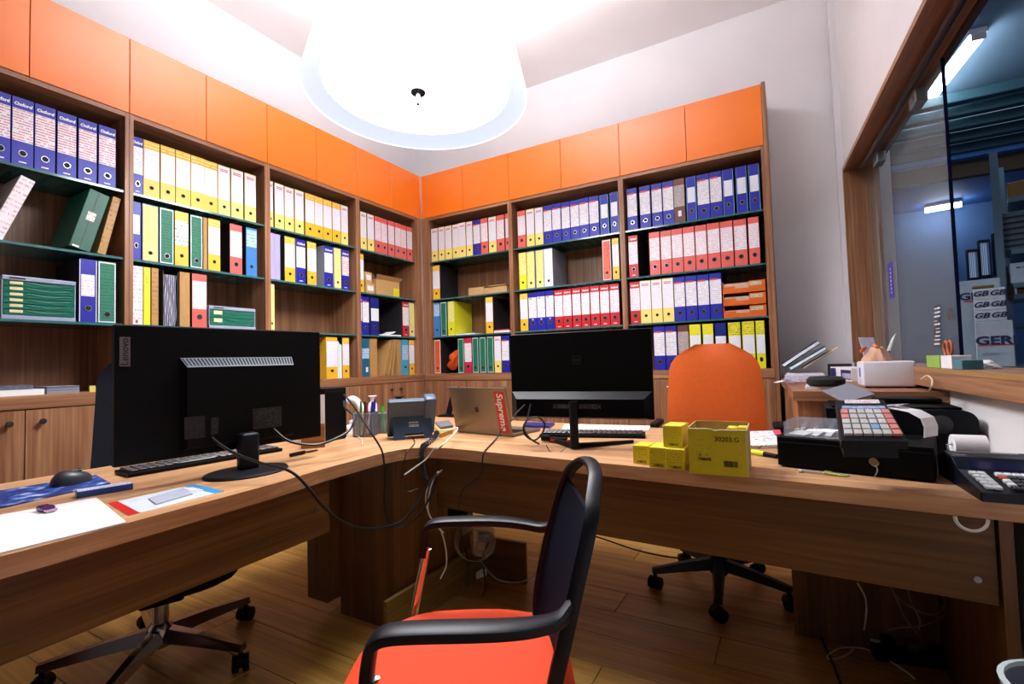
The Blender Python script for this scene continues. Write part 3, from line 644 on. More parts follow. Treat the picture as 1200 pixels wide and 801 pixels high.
slab('loose_papers', 'loose white papers lying flat on third shelf beside navy file', 'papers', quadA(446, 470, 2, 0.03, 0.2), zrow(2), 0.012, PAPER)
MB_ = shelf_thing('paper_pad', 'white paper pad lying curled on the loose papers, third shelf', 'papers', 'A', 2, 459, 0.05); MB_.location.z += 0.0125
MB().ribbon([(-0.05, 0.06, 0.0), (-0.02, 0.06, 0.004), (0.02, 0.06, 0.014), (0.05, 0.06, 0.03)], (0, 0.12, 0), 0.003).build('pad_sheet', PAPER, MB_)
# leaning card folders on the bottom shelf
for k, (u, ln, lab) in enumerate(((451, 0.30, 'tan card folder leaning steeply beside teal blue file, bottom shelf'), (456.5, 0.22, 'tan card folder with white paper leaning second from the teal file'), (461, 0.16, 'tan card folder with pink paper leaning near light blue file'))):
    put_file('A', 1, 3, u-2.5, u-0.5, 'TF', lean=ln, label=lab)
# papers between yellow files in second bay
t = shelf_thing('paper_wad', 'wad of papers squeezed between two yellow files, bottom shelf', 'papers', 'A', 3, 398.8, 0.02)
for k in range(5): MB().box(-0.022+k*0.009, -0.015+k*0.009, 0.004*(k % 3), 0.24, 0, 0.285-0.008*k).build('paper_sheaf', [PAPER, pm('green_card', '9cc88a', 0.6), PAPER, PAPER, pm('grey_card', 'b8b8c0', 0.6)][k], t)
# B run: cardboard slab boxes
x0 = shelf_xy('B', 549, zrow(1), 0.05)
tag(MB().box(0, 0.17, 0, 0.2, 0, 0.072, bev=0.002, seg=1).build('carton', CARD, None, (x0, 0.05, zrow(1))), 'tan cardboard carton lying flat beside dark topped box, second shelf', 'box')
t = thing('flat_box', 'flat tan box with dark open top on second shelf near corner', 'box', (x0+0.18, 0.035, zrow(1)))
MB().box(0, 0.23, 0, 0.22, 0, 0.055, bev=0.002, seg=1).build('box_body', CARD, t); MB().box(-0.004, 0.234, -0.004, 0.22, 0.056, 0.062).build('box_lid', pm('dark_lid', '3a2c20', 0.6), t); MB().box(0.03, 0.20, 0.02, 0.18, 0.0625, 0.074).build('inner_sheet', CARD, t)
slab('loose_papers', 'loose white papers beside the lemon yellow file, third shelf', 'papers', quadB(534, 556, 2, 0.03, 0.2), zrow(2), 0.012, PAPER)
slab('red_booklet', 'thin red and white booklets lying flat on third shelf', 'book', quadB(579, 597, 2, 0.03, 0.24), zrow(2), 0.018, pm('white_booklet', 'e8dde2', 0.6))
slab('red_booklet', 'thin red booklet lying on top of the white booklets', 'book', quadB(580, 597, 2, 0.035, 0.24), zrow(2)+0.0182, 0.01, pm('red_booklet', 'a8283a', 0.5))
# orange bag stuffed on the bottom shelf
t = shelf_thing('orange_bag', 'crumpled orange bag stuffed on the bottom shelf between orange and green files', 'bag', 'B', 3, 530, 0.06)
def bagfn(u, v):
    th = u*2*math.pi; ph = v*math.pi
    r = 0.06*(1+0.25*math.sin(3*th+4*ph)+0.18*math.sin(5*th-3*ph))
    return Vector((r*math.sin(ph)*math.cos(th)+0.03*math.cos(ph)*-1, 0.05+r*0.8*math.sin(ph)*math.sin(th), 0.10-0.095*math.cos(ph)+0.02))
b = MB(); nu, nv = 20, 12
V = [[b.bm.verts.new(bagfn(i/nu, j/nv)) for j in range(1, nv)] for i in range(nu)]
for i in range(nu):
    for j in range(nv-2): b.bm.faces.new([V[i][j], V[(i+1) % nu][j], V[(i+1) % nu][j+1], V[i][j+1]])
b.bm.faces.new([V[i][0] for i in range(nu)]); b.bm.faces.new([V[i][-1] for i in range(nu)][::-1])
b.build('bag_body', pm('orange_nylon', 'd6521a', 0.35), t, smooth=True)
MB().tube([(-0.06, -0.05, 0.004), (-0.062, -0.055, 0.02), (-0.03, -0.06, 0.004), (0.02, -0.06, 0.004), (0.05, -0.055, 0.018), (0.045, 0.0, 0.03)], 0.003).build('bag_strap', BLACKP, t)
# orange letter trays, third shelf
TR = pm('tray_orange', 'd9641a', 0.4)
x0, x1 = shelf_xy('B', 847.5, zrow(2)+.06, 0.02), shelf_xy('B', 898.5, zrow(2)+.06, 0.02)
for k in range(3):
    t = thing('letter_tray', ['orange letter tray at the bottom of the tray pile', 'orange letter tray in the middle of the tray pile', 'orange letter tray on top of the tray pile'][k], 'letter tray', (x0+0.002, 0.02, zrow(2)+k*0.083), 0, 'orange letter trays on the third shelf')
    L = x1-x0-0.004
    MB().box(0, L, 0, 0.3, 0, 0.004).box(0, 0.004, 0, 0.3, 0.0041, 0.078).box(L-0.004, L, 0, 0.3, 0.0041, 0.078).box(0.0041, L-0.0041, 0.296, 0.3, 0.0041, 0.078).build('tray_body', TR, t)
    MB().box(0.0041, L-0.0041, 0.001, 0.004, 0.0041, 0.030).box(0.0041, L*0.3, 0.001, 0.004, 0.0301, 0.045).box(L*0.62, L-0.0041, 0.001, 0.004, 0.0301, 0.074).build('tray_front', TR, t)
    MB().box(L*0.64, L*0.93, -0.0005, 0.0008, 0.042, 0.066).build('name_label', scribble('tray_label', 'c9bfa2', '6a5a48', 110, 0.5), t)
    MB().box(0.006, L-0.006, 0.01, 0.28, 0.0045, 0.05+0.008*k).build('paper_pile', pm('tray_papers', ['c9a98e', 'c7742e', 'd77428'][k], 0.6, var=0.15, scale=80), t)
# ================================================================== DESK
DZ = 0.74; DT = 0.045
def arc(c, r, a0, a1, n=10): return [(c[0]+r*math.cos(a0+(a1-a0)*i/n), c[1]+r*math.sin(a0+(a1-a0)*i/n)) for i in range(n+1)]
def wallx(y, off=0.0): return 3.34+(0.37-y)*math.tan(AR)+off
inner = [(1.80, -1.893), (1.72, -1.889), (1.66, -1.892), (1.60, -1.908), (1.555, -1.935), (1.525, -1.985), (1.513, -2.05), (1.513, -2.13)]
desk = thing('corner_desk', 'large L shaped walnut corner desk with panelled fronts', 'desk', (0, 0, 0))
mi, mo = (1.60, -1.908), (0.76, -0.955)      # mitre between the two arms
outR = [(wallx(-2.01, 0.045), -2.005), (wallx(-1.2, 0.045), -1.25), (2.93, -1.25), (2.93, -1.05), (2.4, -1.01), (0.80, -0.91), mo, mi, inner[2], inner[1], inner[0]]
outL = [mo, (0.665, -1.10), (0.665, -3.55), (0.80, -3.72), (1.42, -3.72)] + arc((1.42, -3.53), 0.175, -R90, 0.0, 6)[1:] + [(1.594, -3.15), (1.565, -2.62), (1.530, -2.39)] + inner[:3:-1] + [mi]
def ccw(p): return p if sum(p[i][0]*p[(i+1) % len(p)][1]-p[(i+1) % len(p)][0]*p[i][1] for i in range(len(p))) > 0 else p[::-1]
MB().prism(ccw(outR), DZ-DT, DZ, bev=0.0015).build('worktop', DESKX, desk)
MB().prism(ccw(outL), DZ-DT, DZ, bev=0.0015).build('worktop', DESKY, desk)
def wallboard(name, p0, p1, z0, z1, th, mat, parent):
    p0, p1 = Vector((*p0, 0)), Vector((*p1, 0)); L = (p1-p0).length
    o = MB().box(0, L, 0, th, z0, z1, bev=0.001, seg=1).build(name, mat, parent); o.matrix_local = frame(p0, p1-p0); return o
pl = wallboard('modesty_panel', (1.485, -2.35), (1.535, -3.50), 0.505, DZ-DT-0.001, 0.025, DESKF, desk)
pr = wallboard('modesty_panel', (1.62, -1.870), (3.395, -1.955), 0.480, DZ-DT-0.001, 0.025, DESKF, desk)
MB().cyl((1.74, -0.0012, 0.535), (1.74, 0.001, 0.535), 0.008, seg=12).build('panel_screw', STEEL, pr); MB().cyl((0.06, 0.0255, 0.60), (0.06, 0.0275, 0.60), 0.008, seg=12).build('panel_screw', STEEL, pl)
# corner support
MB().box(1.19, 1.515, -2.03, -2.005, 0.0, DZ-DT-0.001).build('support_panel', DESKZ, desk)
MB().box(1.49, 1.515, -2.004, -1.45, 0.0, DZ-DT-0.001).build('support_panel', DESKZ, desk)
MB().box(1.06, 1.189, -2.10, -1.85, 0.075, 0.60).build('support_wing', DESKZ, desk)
MB().box(1.53, 1.548, -2.11, -1.35, 0.0, 0.16).build('kick_board', wood('kick_board', '5f4a24', '77602f', '8a7240', 'y'), desk)
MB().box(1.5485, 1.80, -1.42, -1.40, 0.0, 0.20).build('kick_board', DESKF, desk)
# right end support by the wall and centre panel behind
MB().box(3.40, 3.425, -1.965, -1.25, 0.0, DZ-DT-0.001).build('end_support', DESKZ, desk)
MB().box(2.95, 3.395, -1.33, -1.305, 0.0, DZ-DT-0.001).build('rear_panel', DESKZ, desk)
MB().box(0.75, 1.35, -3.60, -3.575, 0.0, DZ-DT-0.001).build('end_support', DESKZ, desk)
# ================================================================== SIDE CABINET BY THE WINDOW
CT = 0.945
P = PZ(929, 458, CT)
sc = thing('side_cabinet', 'low walnut side cabinet under the service window behind the printer', 'cabinet', (0, 0, 0))
fl_, fr_ = (P.x, P.y), (wallx(P.y, 0.048), P.y+0.01)
ol = [fl_, fr_, (wallx(0.36, 0.048)-0.002, 0.36), (2.925, 0.36), (2.925, 0.0)]
MB().prism(ol, CT-0.04, CT, bev=0.001).build('cabinet_top', WX, sc)
ol2 = [(fl_[0]+0.015, fl_[1]+0.02), (fr_[0]-0.004, fr_[1]+0.02), (wallx(0.35, 0.045)-0.004, 0.35), (2.94, 0.35), (2.94, 0.0)]
MB().prism(ol2, 0.0, CT-0.041).build('cabinet_body', WZ, sc)

# ================================================================== SMALL BUILDERS FOR DESK THINGS
def onfr(mat4, pts): return [mat4 @ Vector(p) for p in pts]
def slabq(name, label, cat, px, z, th, mat, group=None, bev=0.0):      # flat thing from its four corner pixels on a level surface
    return slab(name, label, cat, [PZ(u, v, z+th)[:2] for u, v in px], z, th, mat, group, bev)
def cable(name, label, pts, r, mat, cat='cable', sub=8, seg=6):
    o = MB().tube(pts, r, seg=seg, sub=sub).build(name, mat, None, smooth=True); return tag(o, label, cat)
CBLK = pm('cable_black', '0c0d12', 0.45); CWHT = pm('cable_white', 'd9d6d2', 0.45); CGRY = pm('cable_grey', '8c8a86', 0.5)

# ---------------------------------------------------------------- vented monitor, seen from behind
def depth_pt(u, v, D): return PD(u, v, D)
A = PD(133.5, 548, 1.44); B = PD(376.5, 508, 1.985)
xd = Vector((B.x-A.x, B.y-A.y, 0)); Wm_ = xd.length; z0m, z1m = 0.82, 1.245
org = Vector((A.x, A.y, 0))
mm = frame((A.x, A.y, DZ), xd)              # local -Y faces the camera side (the monitor's back)
mon = thing_m('computer_monitor', 'large black monitor with silver vent strip seen from behind', 'monitor', mm)
zb0, zb1 = z0m-DZ, z1m-DZ
MB().box(0, Wm_, 0.0, 0.028, zb0, zb1, bev=0.004).build('screen_back', BLACKP, mon)
MB().box(0.003, Wm_-0.003, 0.0285, 0.031, zb0+0.003, zb1-0.003).build('screen_glass', BLACKG, mon)
def mloc(u, v, off=0.0):
    n = mm.to_3x3() @ Vector((0, -1, 0)); o = mm.translation + n*off; return mm.inverted() @ PP(u, v, o, n)
# tapered rear housing
f0, f1, k1, k0 = mloc(211, 421, .001), mloc(341.5, 417.2, .001), mloc(344, 426, .028), mloc(219.5, 432.5, .028)
ptsF = [(f0.x, -0.001, zb0+0.02), (f1.x, -0.001, zb0+0.02), (f1.x, -0.001, (f0.z+f1.z)/2), (f0.x, -0.001, (f0.z+f1.z)/2)]
ptsB = [(k0.x, -0.028, zb0+0.03), (k1.x, -0.028, zb0+0.03), (k1.x, -0.028, (k0.z+k1.z)/2), (k0.x, -0.028, (k0.z+k1.z)/2)]
b = MB()
for f in ([0,1,2,3],): b.poly([ptsB[i] for i in f])
for i in range(4): b.poly([ptsF[i], ptsF[(i+1) % 4], ptsB[(i+1) % 4], ptsB[i]])
b.build('rear_housing', BLACKP, mon)
up_ = Vector((0, -0.0008, 0.0012)); p0, p1, p2, p3 = Vector(ptsF[3])+up_, Vector(ptsF[2])+up_, Vector(ptsB[2])+up_, Vector(ptsB[3])+up_
v = MB().poly([p0, p1, p2, p3]).build('vent_strip', pm('vent_silver', '6a7080', 0.5, 0.0, spec=0.2), mon)
n = 34; b = MB()
for k in range(n):
    f0, f1 = (k+0.15)/n, (k+0.7)/n
    a0, a1, c0, c1 = p0.lerp(p1, f0), p0.lerp(p1, f1), p3.lerp(p2, f0), p3.lerp(p2, f1)
    q = [a0.lerp(c0, .08), a1.lerp(c1, .08), a1.lerp(c1, .88), a0.lerp(c0, .88)]
    b.poly([p+Vector((0, -0.0003, 0.0005)) for p in q])
b.build('vent_slots', HOLE, v)
a, c = mloc(140, 394.5), mloc(152.5, 429)
tg = MB().box(a.x, c.x, -0.0012, -0.0002, c.z, a.z).build('brand_tag', pm('tag_grey', '6d6266', 0.45), mon)
text('lettering', 'Lenovo', 0.0275, TEXTK, tg, ((a.x+c.x)/2, -0.0018, (a.z+c.z)/2), (R90, -R90, 0), bold=0.0004, flat_x=1.0)
for (u0, v0, u1, v1, nm) in ((216, 489, 240, 512, 'spec_label'), (247, 489, 256, 508, 'approval_marks'), (296, 479, 330, 499, 'port_marks')):
    a, c = mloc(u0, v0, .028), mloc(u1, v1, .028)
    MB().box(a.x, c.x, -0.0292, -0.0283, c.z, a.z).build(nm, scribble('mon_'+nm, '060608', '50505a', 150, 0.40, colf=260), mon)
nk = mloc(282, 520, 0.03)
ctr = mm.inverted() @ PZ(278, 551, DZ)
nx = ctr.x
MB().box(nx-0.032, nx+0.032, -0.075, -0.03, 0.012, 0.14, bev=0.012, seg=3).build('stand_neck', DARKP, mon, smooth=True)
MB().lathe([(0.0, 0.0), (0.135, 0.0), (0.138, 0.004), (0.132, 0.010), (0.05, 0.017), (0.0, 0.018)], 40, Matrix.Translation((nx, -0.045, 0)) @ Matrix.Diagonal((1, 0.78, 1, 1))).build('stand_base', DARKP, mon, smooth=True)

# ---------------------------------------------------------------- keyboard builder
KEYM = pm('key_black', '16171c', 0.22, var=0.1)
def keyboard(label, mat4, L, D, rows=6, cols=20):
    t = thing_m('keyboard', label, 'keyboard', mat4)
    MB().prism([(0, 0), (L, 0), (L, D), (0, D)], 0, 0.014, bev=0.003).build('keyboard_body', BLACKP, t)
    b0 = MB().box(-0.0068, 0.0068, -0.0068, 0.0068, 0, 0.008, bev=0.0015, seg=1).mesh('key', KEYM)
    kw, kd = (L-0.02)/cols, (D-0.02)/rows
    for r in range(rows):
        c = 0
        while c < cols:
            wd = 1
            if r == 0 and c in (5,): wd = 6
            o = link('key', b0, t, (0.01+kw*(c+wd/2), 0.01+kd*(r+0.5), 0.0142)); o.scale = (kw*wd/0.0155*1.02, kd/0.0155*1.02, 1)
            c += wd
    return t
K0, K1 = PZ(150, 560, DZ), PZ(331, 528.5, DZ)
km = frame((K1.x, K1.y, DZ+0.0005), K0-K1)     # user sits on the far side
kd_ = (K0-K1).length
keyboard('black keyboard lying below the vented monitor', frame((K0.x, K0.y, DZ+0.0005), K1-K0), kd_, 0.13)
K0, K1 = PZ(632, 512, DZ), PZ(756, 514, DZ)
keyboard('black keyboard lying behind the slim stemmed monitor', frame((K0.x, K0.y, DZ+0.0005), K1-K0), (K1-K0).length, 0.13)
# ---------------------------------------------------------------- slim monitor on V foot, seen from behind
A = PD(600.3, 487.6, 2.14); B = PD(767.2, 493, 1.905)
xd = Vector((B.x-A.x, B.y-A.y, 0)); Wn = xd.length
m2 = frame((A.x, A.y, DZ), xd); mo2 = thing_m('computer_monitor', 'slim black monitor with small square logo seen from behind', 'monitor', m2)
zA = PD(600.3, 487.6, 2.14).z-DZ; zB = PD(598.3, 391, 2.14).z-DZ
zB2 = PD(764.6, 384.8, 1.905).z-DZ; zA2 = PD(767.2, 493, 1.905).z-DZ
z0, z1 = (zA+zA2)/2, (zB+zB2)/2
MB().box(0, Wn, 0.0, 0.010, z0, z1, bev=0.002, seg=1).build('screen_back', BLACKP, mo2)
MB().box(0.002, Wn-0.002, 0.0102, 0.012, z0+0.002, z1-0.002).build('screen_glass', BLACKG, mo2)
hz1 = z0+(z1-z0)*0.31
def hous(x0, x1, y0, y1, za, zb): 
    b = MB(); Fp = [(x0, -0.0005, za), (x1, -0.0005, za), (x1, -0.0005, zb), (x0, -0.0005, zb)]; Bp = [(x0+0.03, -0.03, za+0.006), (x1-0.03, -0.03, za+0.006), (x1-0.03, -0.03, zb-0.03), (x0+0.03, -0.03, zb-0.03)]
    b.poly(Bp)
    for i in range(4): b.poly([Fp[i], Fp[(i+1) % 4], Bp[(i+1) % 4], Bp[i]])
    return b
hous(0.004, Wn-0.004, 0, 0, z0+0.002, hz1).build('rear_housing', pm('housing_satin', '08090e', 0.3, var=0.05, spec=0.12), mo2)
def m2loc(u, v, off=0.0):
    n = m2.to_3x3() @ Vector((0, -1, 0)); return m2.inverted() @ PP(u, v, m2.translation+n*off, n)
lg = m2loc(675.5, 421.5)
text('logo', 'mi', 0.022, pm('logo_grey', '2c2c32', 0.4), mo2, (lg.x, -0.0008, lg.z), bold=0.0006)
b = MB()
for x0, x1, zz0, zz1 in ((-.017, .017, .015, .017), (-.017, .017, -.017, -.015), (-.017, -.015, -.015, .015), (.015, .017, -.015, .015)): b.box(lg.x+x0, lg.x+x1, -0.0010, -0.0002, lg.z+zz0, lg.z+zz1)
b.build('logo_frame', MATS['logo_grey'], mo2)
a, c = m2loc(648, 473, .03), m2loc(704, 479, .03)
MB().box(a.x, c.x, -0.0312, -0.0303, c.z, a.z).build('port_marks', scribble('mon2_ports', '0c0c10', '74747c', 180, 0.5, colf=200), mo2)
ft = m2.inverted() @ PZ(672, 527, DZ)
MB().prism(arc((0, 0), 0.018, 0, 2*math.pi*15/16, 15), 0.004, z0+0.075, m=Matrix.Translation((ft.x, ft.y+0.02, 0))).build('stand_stem', DARKP, mo2, smooth=True)
e1 = m2.inverted() @ PZ(742, 519, DZ); e2 = m2.inverted() @ PZ(634, 513, DZ)
for e in (e1, e2):
    MB().tube([(ft.x, ft.y+0.02, 0.013), ((ft.x+e.x)/2, (ft.y+0.02+e.y)/2, 0.010), (e.x, e.y, 0.0075)], 0.008, seg=8, rad=[0.012, 0.009, 0.007]).build('foot_arm', BLACKP, mo2, smooth=True)
MB().box(ft.x-0.014, ft.x+0.014, ft.y+0.02, -0.005, z0+0.03, z0+0.06).build('stem_mount', DARKP, mo2)

# ---------------------------------------------------------------- laptop seen from behind
A, B = PZ(534, 506.5, DZ), PZ(600, 512.5, DZ)
lp = frame((A.x, A.y, DZ+0.0005), B-A); L = (B-A).length
lap = thing_m('laptop', 'silver laptop with red white-lettered sticker on its open lid', 'laptop', lp)
ALU = pm('bronze_aluminium', '8a7c6e', 0.34, 0.7, var=0.03)
MB().prism([(0, 0.012), (L, 0.012), (L, 0.24), (0, 0.24)], 0.001, 0.014, bev=0.003).build('laptop_base', ALU, lap)
MB().box(0.02, L-0.02, 0.05, 0.145, 0.0142, 0.0152).build('laptop_keys', BLACKP, lap)
TLP = lp.inverted() @ PY(527.5, 449.5, A.y-0.06); 
lean = -0.055; hh = 0.235
lid = MB().box(0, L, -0.006, 0.0, 0.0, hh, bev=0.002).build('laptop_lid', ALU, lap, (0, 0.010, 0.008), (0.20, 0, 0))
MB().box(0.006, L-0.006, 0.0003, 0.001, 0.006, hh-0.006).build('laptop_screen', BLACKG, lid)
sx0, sx1 = L*0.80, L*0.965
st = MB().box(sx0, sx1, -0.0068, -0.0062, 0.012, hh-0.018).build('sticker', pm('sticker_red', 'c4251d', 0.4), lid)
text('lettering', 'Supreme', 0.052, TEXTW, st, ((sx0+sx1)/2, -0.0074, hh/2-0.002), (R90, R90, 0), bold=0.0012, shear=0.12)
ap = []
for i in range(40):
    a = 2*math.pi*i/40; x, z = 0.0125*math.cos(a)*(1+0.10*abs(math.sin(a))), 0.0145*math.sin(a)-(0.0022*math.exp(-(x*200)**2) if (x := 0.0125*math.cos(a)) is not None and math.sin(a) > 0 else 0)
    if math.hypot(x-0.0165, z-0.001) < 0.0065: x = 0.0165-math.sqrt(max(0, 0.0065**2-(z-0.001)**2))
    ap.append((x, z))
em = Matrix.Translation((L*0.46, -0.0061, hh*0.52)) @ Matrix.Rotation(R90, 4, 'X')
MB().prism(ap, 0, 0.0006, m=em).prism([(0.000, 0.0165), (0.003, 0.0175), (0.0055, 0.022), (0.0015, 0.0205)], 0, 0.0006, m=em).build('lid_emblem', pm('emblem_dark', '6e6050', 0.2, 0.9), lid)

# ---------------------------------------------------------------- desk phone from behind
A, B = PZ(461.5, 516, DZ), PZ(507, 512.5, DZ)
pf = frame((A.x, A.y, DZ+0.0005), B-A); L = (B-A).length
ph = thing_m('desk_phone', 'dark blue grey office desk phone seen from behind beside pen cups', 'telephone', pf)
PHM = pm('phone_slate', '2b3f58', 0.42, var=0.05)
# foot: trapezoid stand with notch
b = MB(); sl = 0.035
z1 = 0.115
def stand(x0, x1, za, zb): 
    f = lambda z: sl*z/z1
    b.bm.verts.ensure_lookup_table()
    b.poly([(x0, f(za), za), (x1, f(za), za), (x1, f(zb), zb), (x0, f(zb), zb)])
    b.poly([(x0, f(za)+0.012, za), (x0, f(zb)+0.012, zb), (x1, f(zb)+0.012, zb), (x1, f(za)+0.012, za)])
    b.poly([(x0, f(za), za), (x0, f(zb), zb), (x0, f(zb)+0.012, zb), (x0, f(za)+0.012, za)]); b.poly([(x1, f(za), za), (x1, f(za)+0.012, za), (x1, f(zb)+0.012, zb), (x1, f(zb), zb)])
    b.poly([(x0, f(zb), zb), (x1, f(zb), zb), (x1, f(zb)+0.012, zb), (x0, f(zb)+0.012, zb)]); b.poly([(x0, f(za), za), (x0, f(za)+0.012, za), (x1, f(za)+0.012, za), (x1, f(za), za)])
stand(0, L*0.28, 0, 0.025); stand(L*0.78, L, 0, 0.025); stand(0, L, 0.0251, z1)
b.build('phone_stand', PHM, ph)
text('lettering', 'CISCO', 0.016, TEXTW, ph, (L*0.53, sl*0.062/z1-0.0012, 0.062), (R90-0.29, 0, 0), bold=0.0003)
b = MB()
for k in range(9): b.box(L*0.40+k*0.0055, L*0.40+k*0.0055+0.0025, sl*0.075/z1-0.0014, sl*0.075/z1-0.0004, 0.074, 0.078+0.004*(1 if k in (1, 3, 5, 7) else 0))
b.build('logo_bars', TEXTW, ph)
bd = MB().box(-L*0.13, L*1.10, -0.012, 0.022, 0, 0.205, bev=0.008, seg=2).build('phone_body', PHM, ph, (0, 0.075, 0.0), (-0.0, 0, 0))
bd.location = (0, 0.10, 0.008); bd.rotation_euler = (0.50, 0, 0)
hs = MB().box(L*0.80, L*1.12, -0.035, 0.03, 0.02, 0.225, bev=0.012, seg=3).build('handset', pm('handset_slate', '3d4f68', 0.4), ph, smooth=True)
hs.location = (0, 0.115, 0.006); hs.rotation_euler = (0.50, 0, 0)
# ================================================================== CHAIRS
def star_base(t, R, n, ang0, z, mat, castm, arm_r=0.022, chrome=False):
    MB().lathe([(0.0, z-0.035), (0.04, z-0.035), (0.045, z+0.03), (0.032, z+0.05), (0.0, z+0.05)], 20).build('base_hub', mat, t, smooth=True)
    for k in range(n):
        a = ang0+2*math.pi*k/n; c, s_ = math.cos(a), math.sin(a)
        mt = Matrix.Rotation(a, 4, 'Z')
        b = MB(); w0, w1, h0, h1 = 0.030, 0.018, 0.024, 0.012
        zr0, zr1 = z+0.01, 0.085
        q = [[(0.03, -w0, zr0-h0), (0.03, w0, zr0-h0), (0.03, w0*0.55, zr0+h0), (0.03, -w0*0.55, zr0+h0)], [(R*0.5, -(w0+w1)/2, (zr0*0.6+zr1*0.4)-(h0+h1)/2), (R*0.5, (w0+w1)/2, (zr0*0.6+zr1*0.4)-(h0+h1)/2), (R*0.5, (w0+w1)*0.28, (zr0*0.6+zr1*0.4)+(h0+h1)/2+0.004), (R*0.5, -(w0+w1)*0.28, (zr0*0.6+zr1*0.4)+(h0+h1)/2+0.004)], [(R+0.012, -w1, zr1-h1), (R+0.012, w1, zr1-h1), (R+0.012, w1*0.6, zr1+h1), (R+0.012, -w1*0.6, zr1+h1)]]
        V = [[b.bm.verts.new(mt @ Vector(p)) for p in r] for r in q]
        for A, B in zip(V, V[1:]):
            for i in range(4): b.bm.faces.new([A[i], A[(i+1) % 4], B[(i+1) % 4], B[i]])
        b.bm.faces.new(V[0][::-1]); b.bm.faces.new(V[-1])
        b.build('base_arm', mat, t)
        ca = MB(); x = R
        tw = 0.9+k*1.3
        cm = mt @ Matrix.Translation((x, 0, 0)) @ Matrix.Rotation(tw, 4, 'Z')
        def cyl_t(p0, p1, r): ca.cyl(cm @ Vector(p0), cm @ Vector(p1), r, seg=18)
        cyl_t((0.0, -0.027, 0.029), (0.0, -0.007, 0.029), 0.0285); cyl_t((0.0, 0.007, 0.029), (0.0, 0.027, 0.029), 0.0285); cyl_t((0.0, -0.006, 0.036), (0.0, 0.006, 0.036), 0.025)
        cyl_t((0.0, 0, 0.055), (0.0, 0, zr1-h1), 0.008)
        ca.build('caster', castm, t, smooth=True)
def soft_seat(w_, d_, h_, nx=14, ny=14, round_=2.6, drop=0.02):   # cushion shell centred on origin
    b = MB()
    def prof(i, j, top):
        a = -1+2*i; c = -1+2*j
        # squircle map
        r = max(abs(a), abs(c)); k = 1.0
        if r > 1e-6:
            n_ = (abs(a)**round_+abs(c)**round_)**(1/round_); k = r/n_
        x, y = a*k*w_/2, c*k*d_/2
        edge = max(0, (r-0.75)/0.25)
        zt = h_*(0.5-0.32*edge**2) - drop*max(0, c)**3
        zb = -h_*(0.5-0.3*edge**2) - drop*max(0, c)**3
        return Vector((x, y, zt if top else zb))
    b.grid(lambda i, j: (prof(i, j, True), prof(i, j, False)), nx, ny); return b
# ---- foreground visitor chair: local +Y = sitting direction
SEATO = pm('seat_fabric_orange', 'ea4413', 0.8, var=0.05, scale=400)
FRB = pm('chair_black', '0a0f1c', 0.42, var=0.08, spec=0.28)
fc = Vector((2.329, -2.690, 0)); th = math.radians(120.5)
t = thing('visitor_chair', 'orange padded visitor chair with black arms and slotted black backrest', 'chair', fc, th)
SZ = 0.455
soft_seat(0.50, 0.49, 0.07, 18, 18, 3.2, 0.015).build('seat', SEATO, t, (0, 0.0, SZ-0.03), None, True)
MB().prism([(-0.22, -0.2), (0.22, -0.2), (0.2, 0.19), (-0.2, 0.19)], SZ-0.078, SZ-0.062).build('seat_pan', FRB, t)
for s in (-1, 1):
    x = s*0.275
    MB().tube([(x, 0.24, 0.0), (x, 0.19, 0.25), (x, 0.118, 0.56), (x, 0.112, 0.59)], 0.012, seg=12, sub=4).build('front_leg', CHROME, t, smooth=True)
    MB().tube([(x*0.86, -0.33, 0.0), (x*0.9, -0.25, 0.25), (x*0.88, -0.225, SZ-0.02)], 0.013, seg=12, sub=4).build('rear_leg', FRB, t, smooth=True)
    MB().tube([(x, 0.20, 0.20), (x*0.9, 0.0, SZ-0.07), (x*0.89, -0.215, SZ-0.03)], 0.011, seg=10, sub=4).build('side_tube', FRB, t, smooth=True)
    # arm: flat pad that folds down at the front and flows into the back
    path = [(x, 0.122, 0.575), (x, 0.114, 0.632), (x, 0.104, 0.654), (x, 0.080, 0.663), (x, 0.03, 0.665), (x, -0.05, 0.664), (x*0.98, -0.11, 0.661), (x*0.93, -0.16, 0.657), (x*0.85, -0.20, 0.655), (s*0.21+0.01, -0.226, 0.662)]
    b = MB(); P = [Vector(p) for p in path]; fine = []
    for i in range(len(P)-1):
        p0_ = P[i-1] if i else P[0]*2-P[1]; p3_ = P[i+2] if i+2 < len(P) else P[-1]*2-P[-2]
        for k in range(4):
            q = k/4; fine.append(0.5*((2*P[i])+(P[i+1]-p0_)*q+(2*p0_-5*P[i]+4*P[i+1]-p3_)*q*q+(3*P[i]-p0_-3*P[i+1]+p3_)*q**3))
    fine.append(P[-1]); rings = []
    for i, p in enumerate(fine):
        d = (fine[min(i+1, len(fine)-1)]-fine[max(i-1, 0)]).normalized(); wv = Vector((1, 0, 0)); nn = d.cross(wv).normalized()
        f = i/(len(fine)-1); hwid = 0.017+0.008*max(0, math.sin(math.pi*min(1, max(0, (f-0.08)/0.86)))); ht = 0.0105
        rings.append([b.bm.verts.new(p+wv*hwid*math.copysign(abs(math.cos(a))**0.35, math.cos(a))+nn*ht*math.copysign(abs(math.sin(a))**0.5, math.sin(a))) for a in [2*math.pi*k/12 for k in range(12)]])
    for A, B in zip(rings, rings[1:]):
        for i in range(12): b.bm.faces.new([A[i], A[(i+1) % 12], B[(i+1) % 12], B[i]])
    b.bm.faces.new(rings[0][::-1]); b.bm.faces.new(rings[-1])
    b.build('armrest', FRB, t, smooth=True)
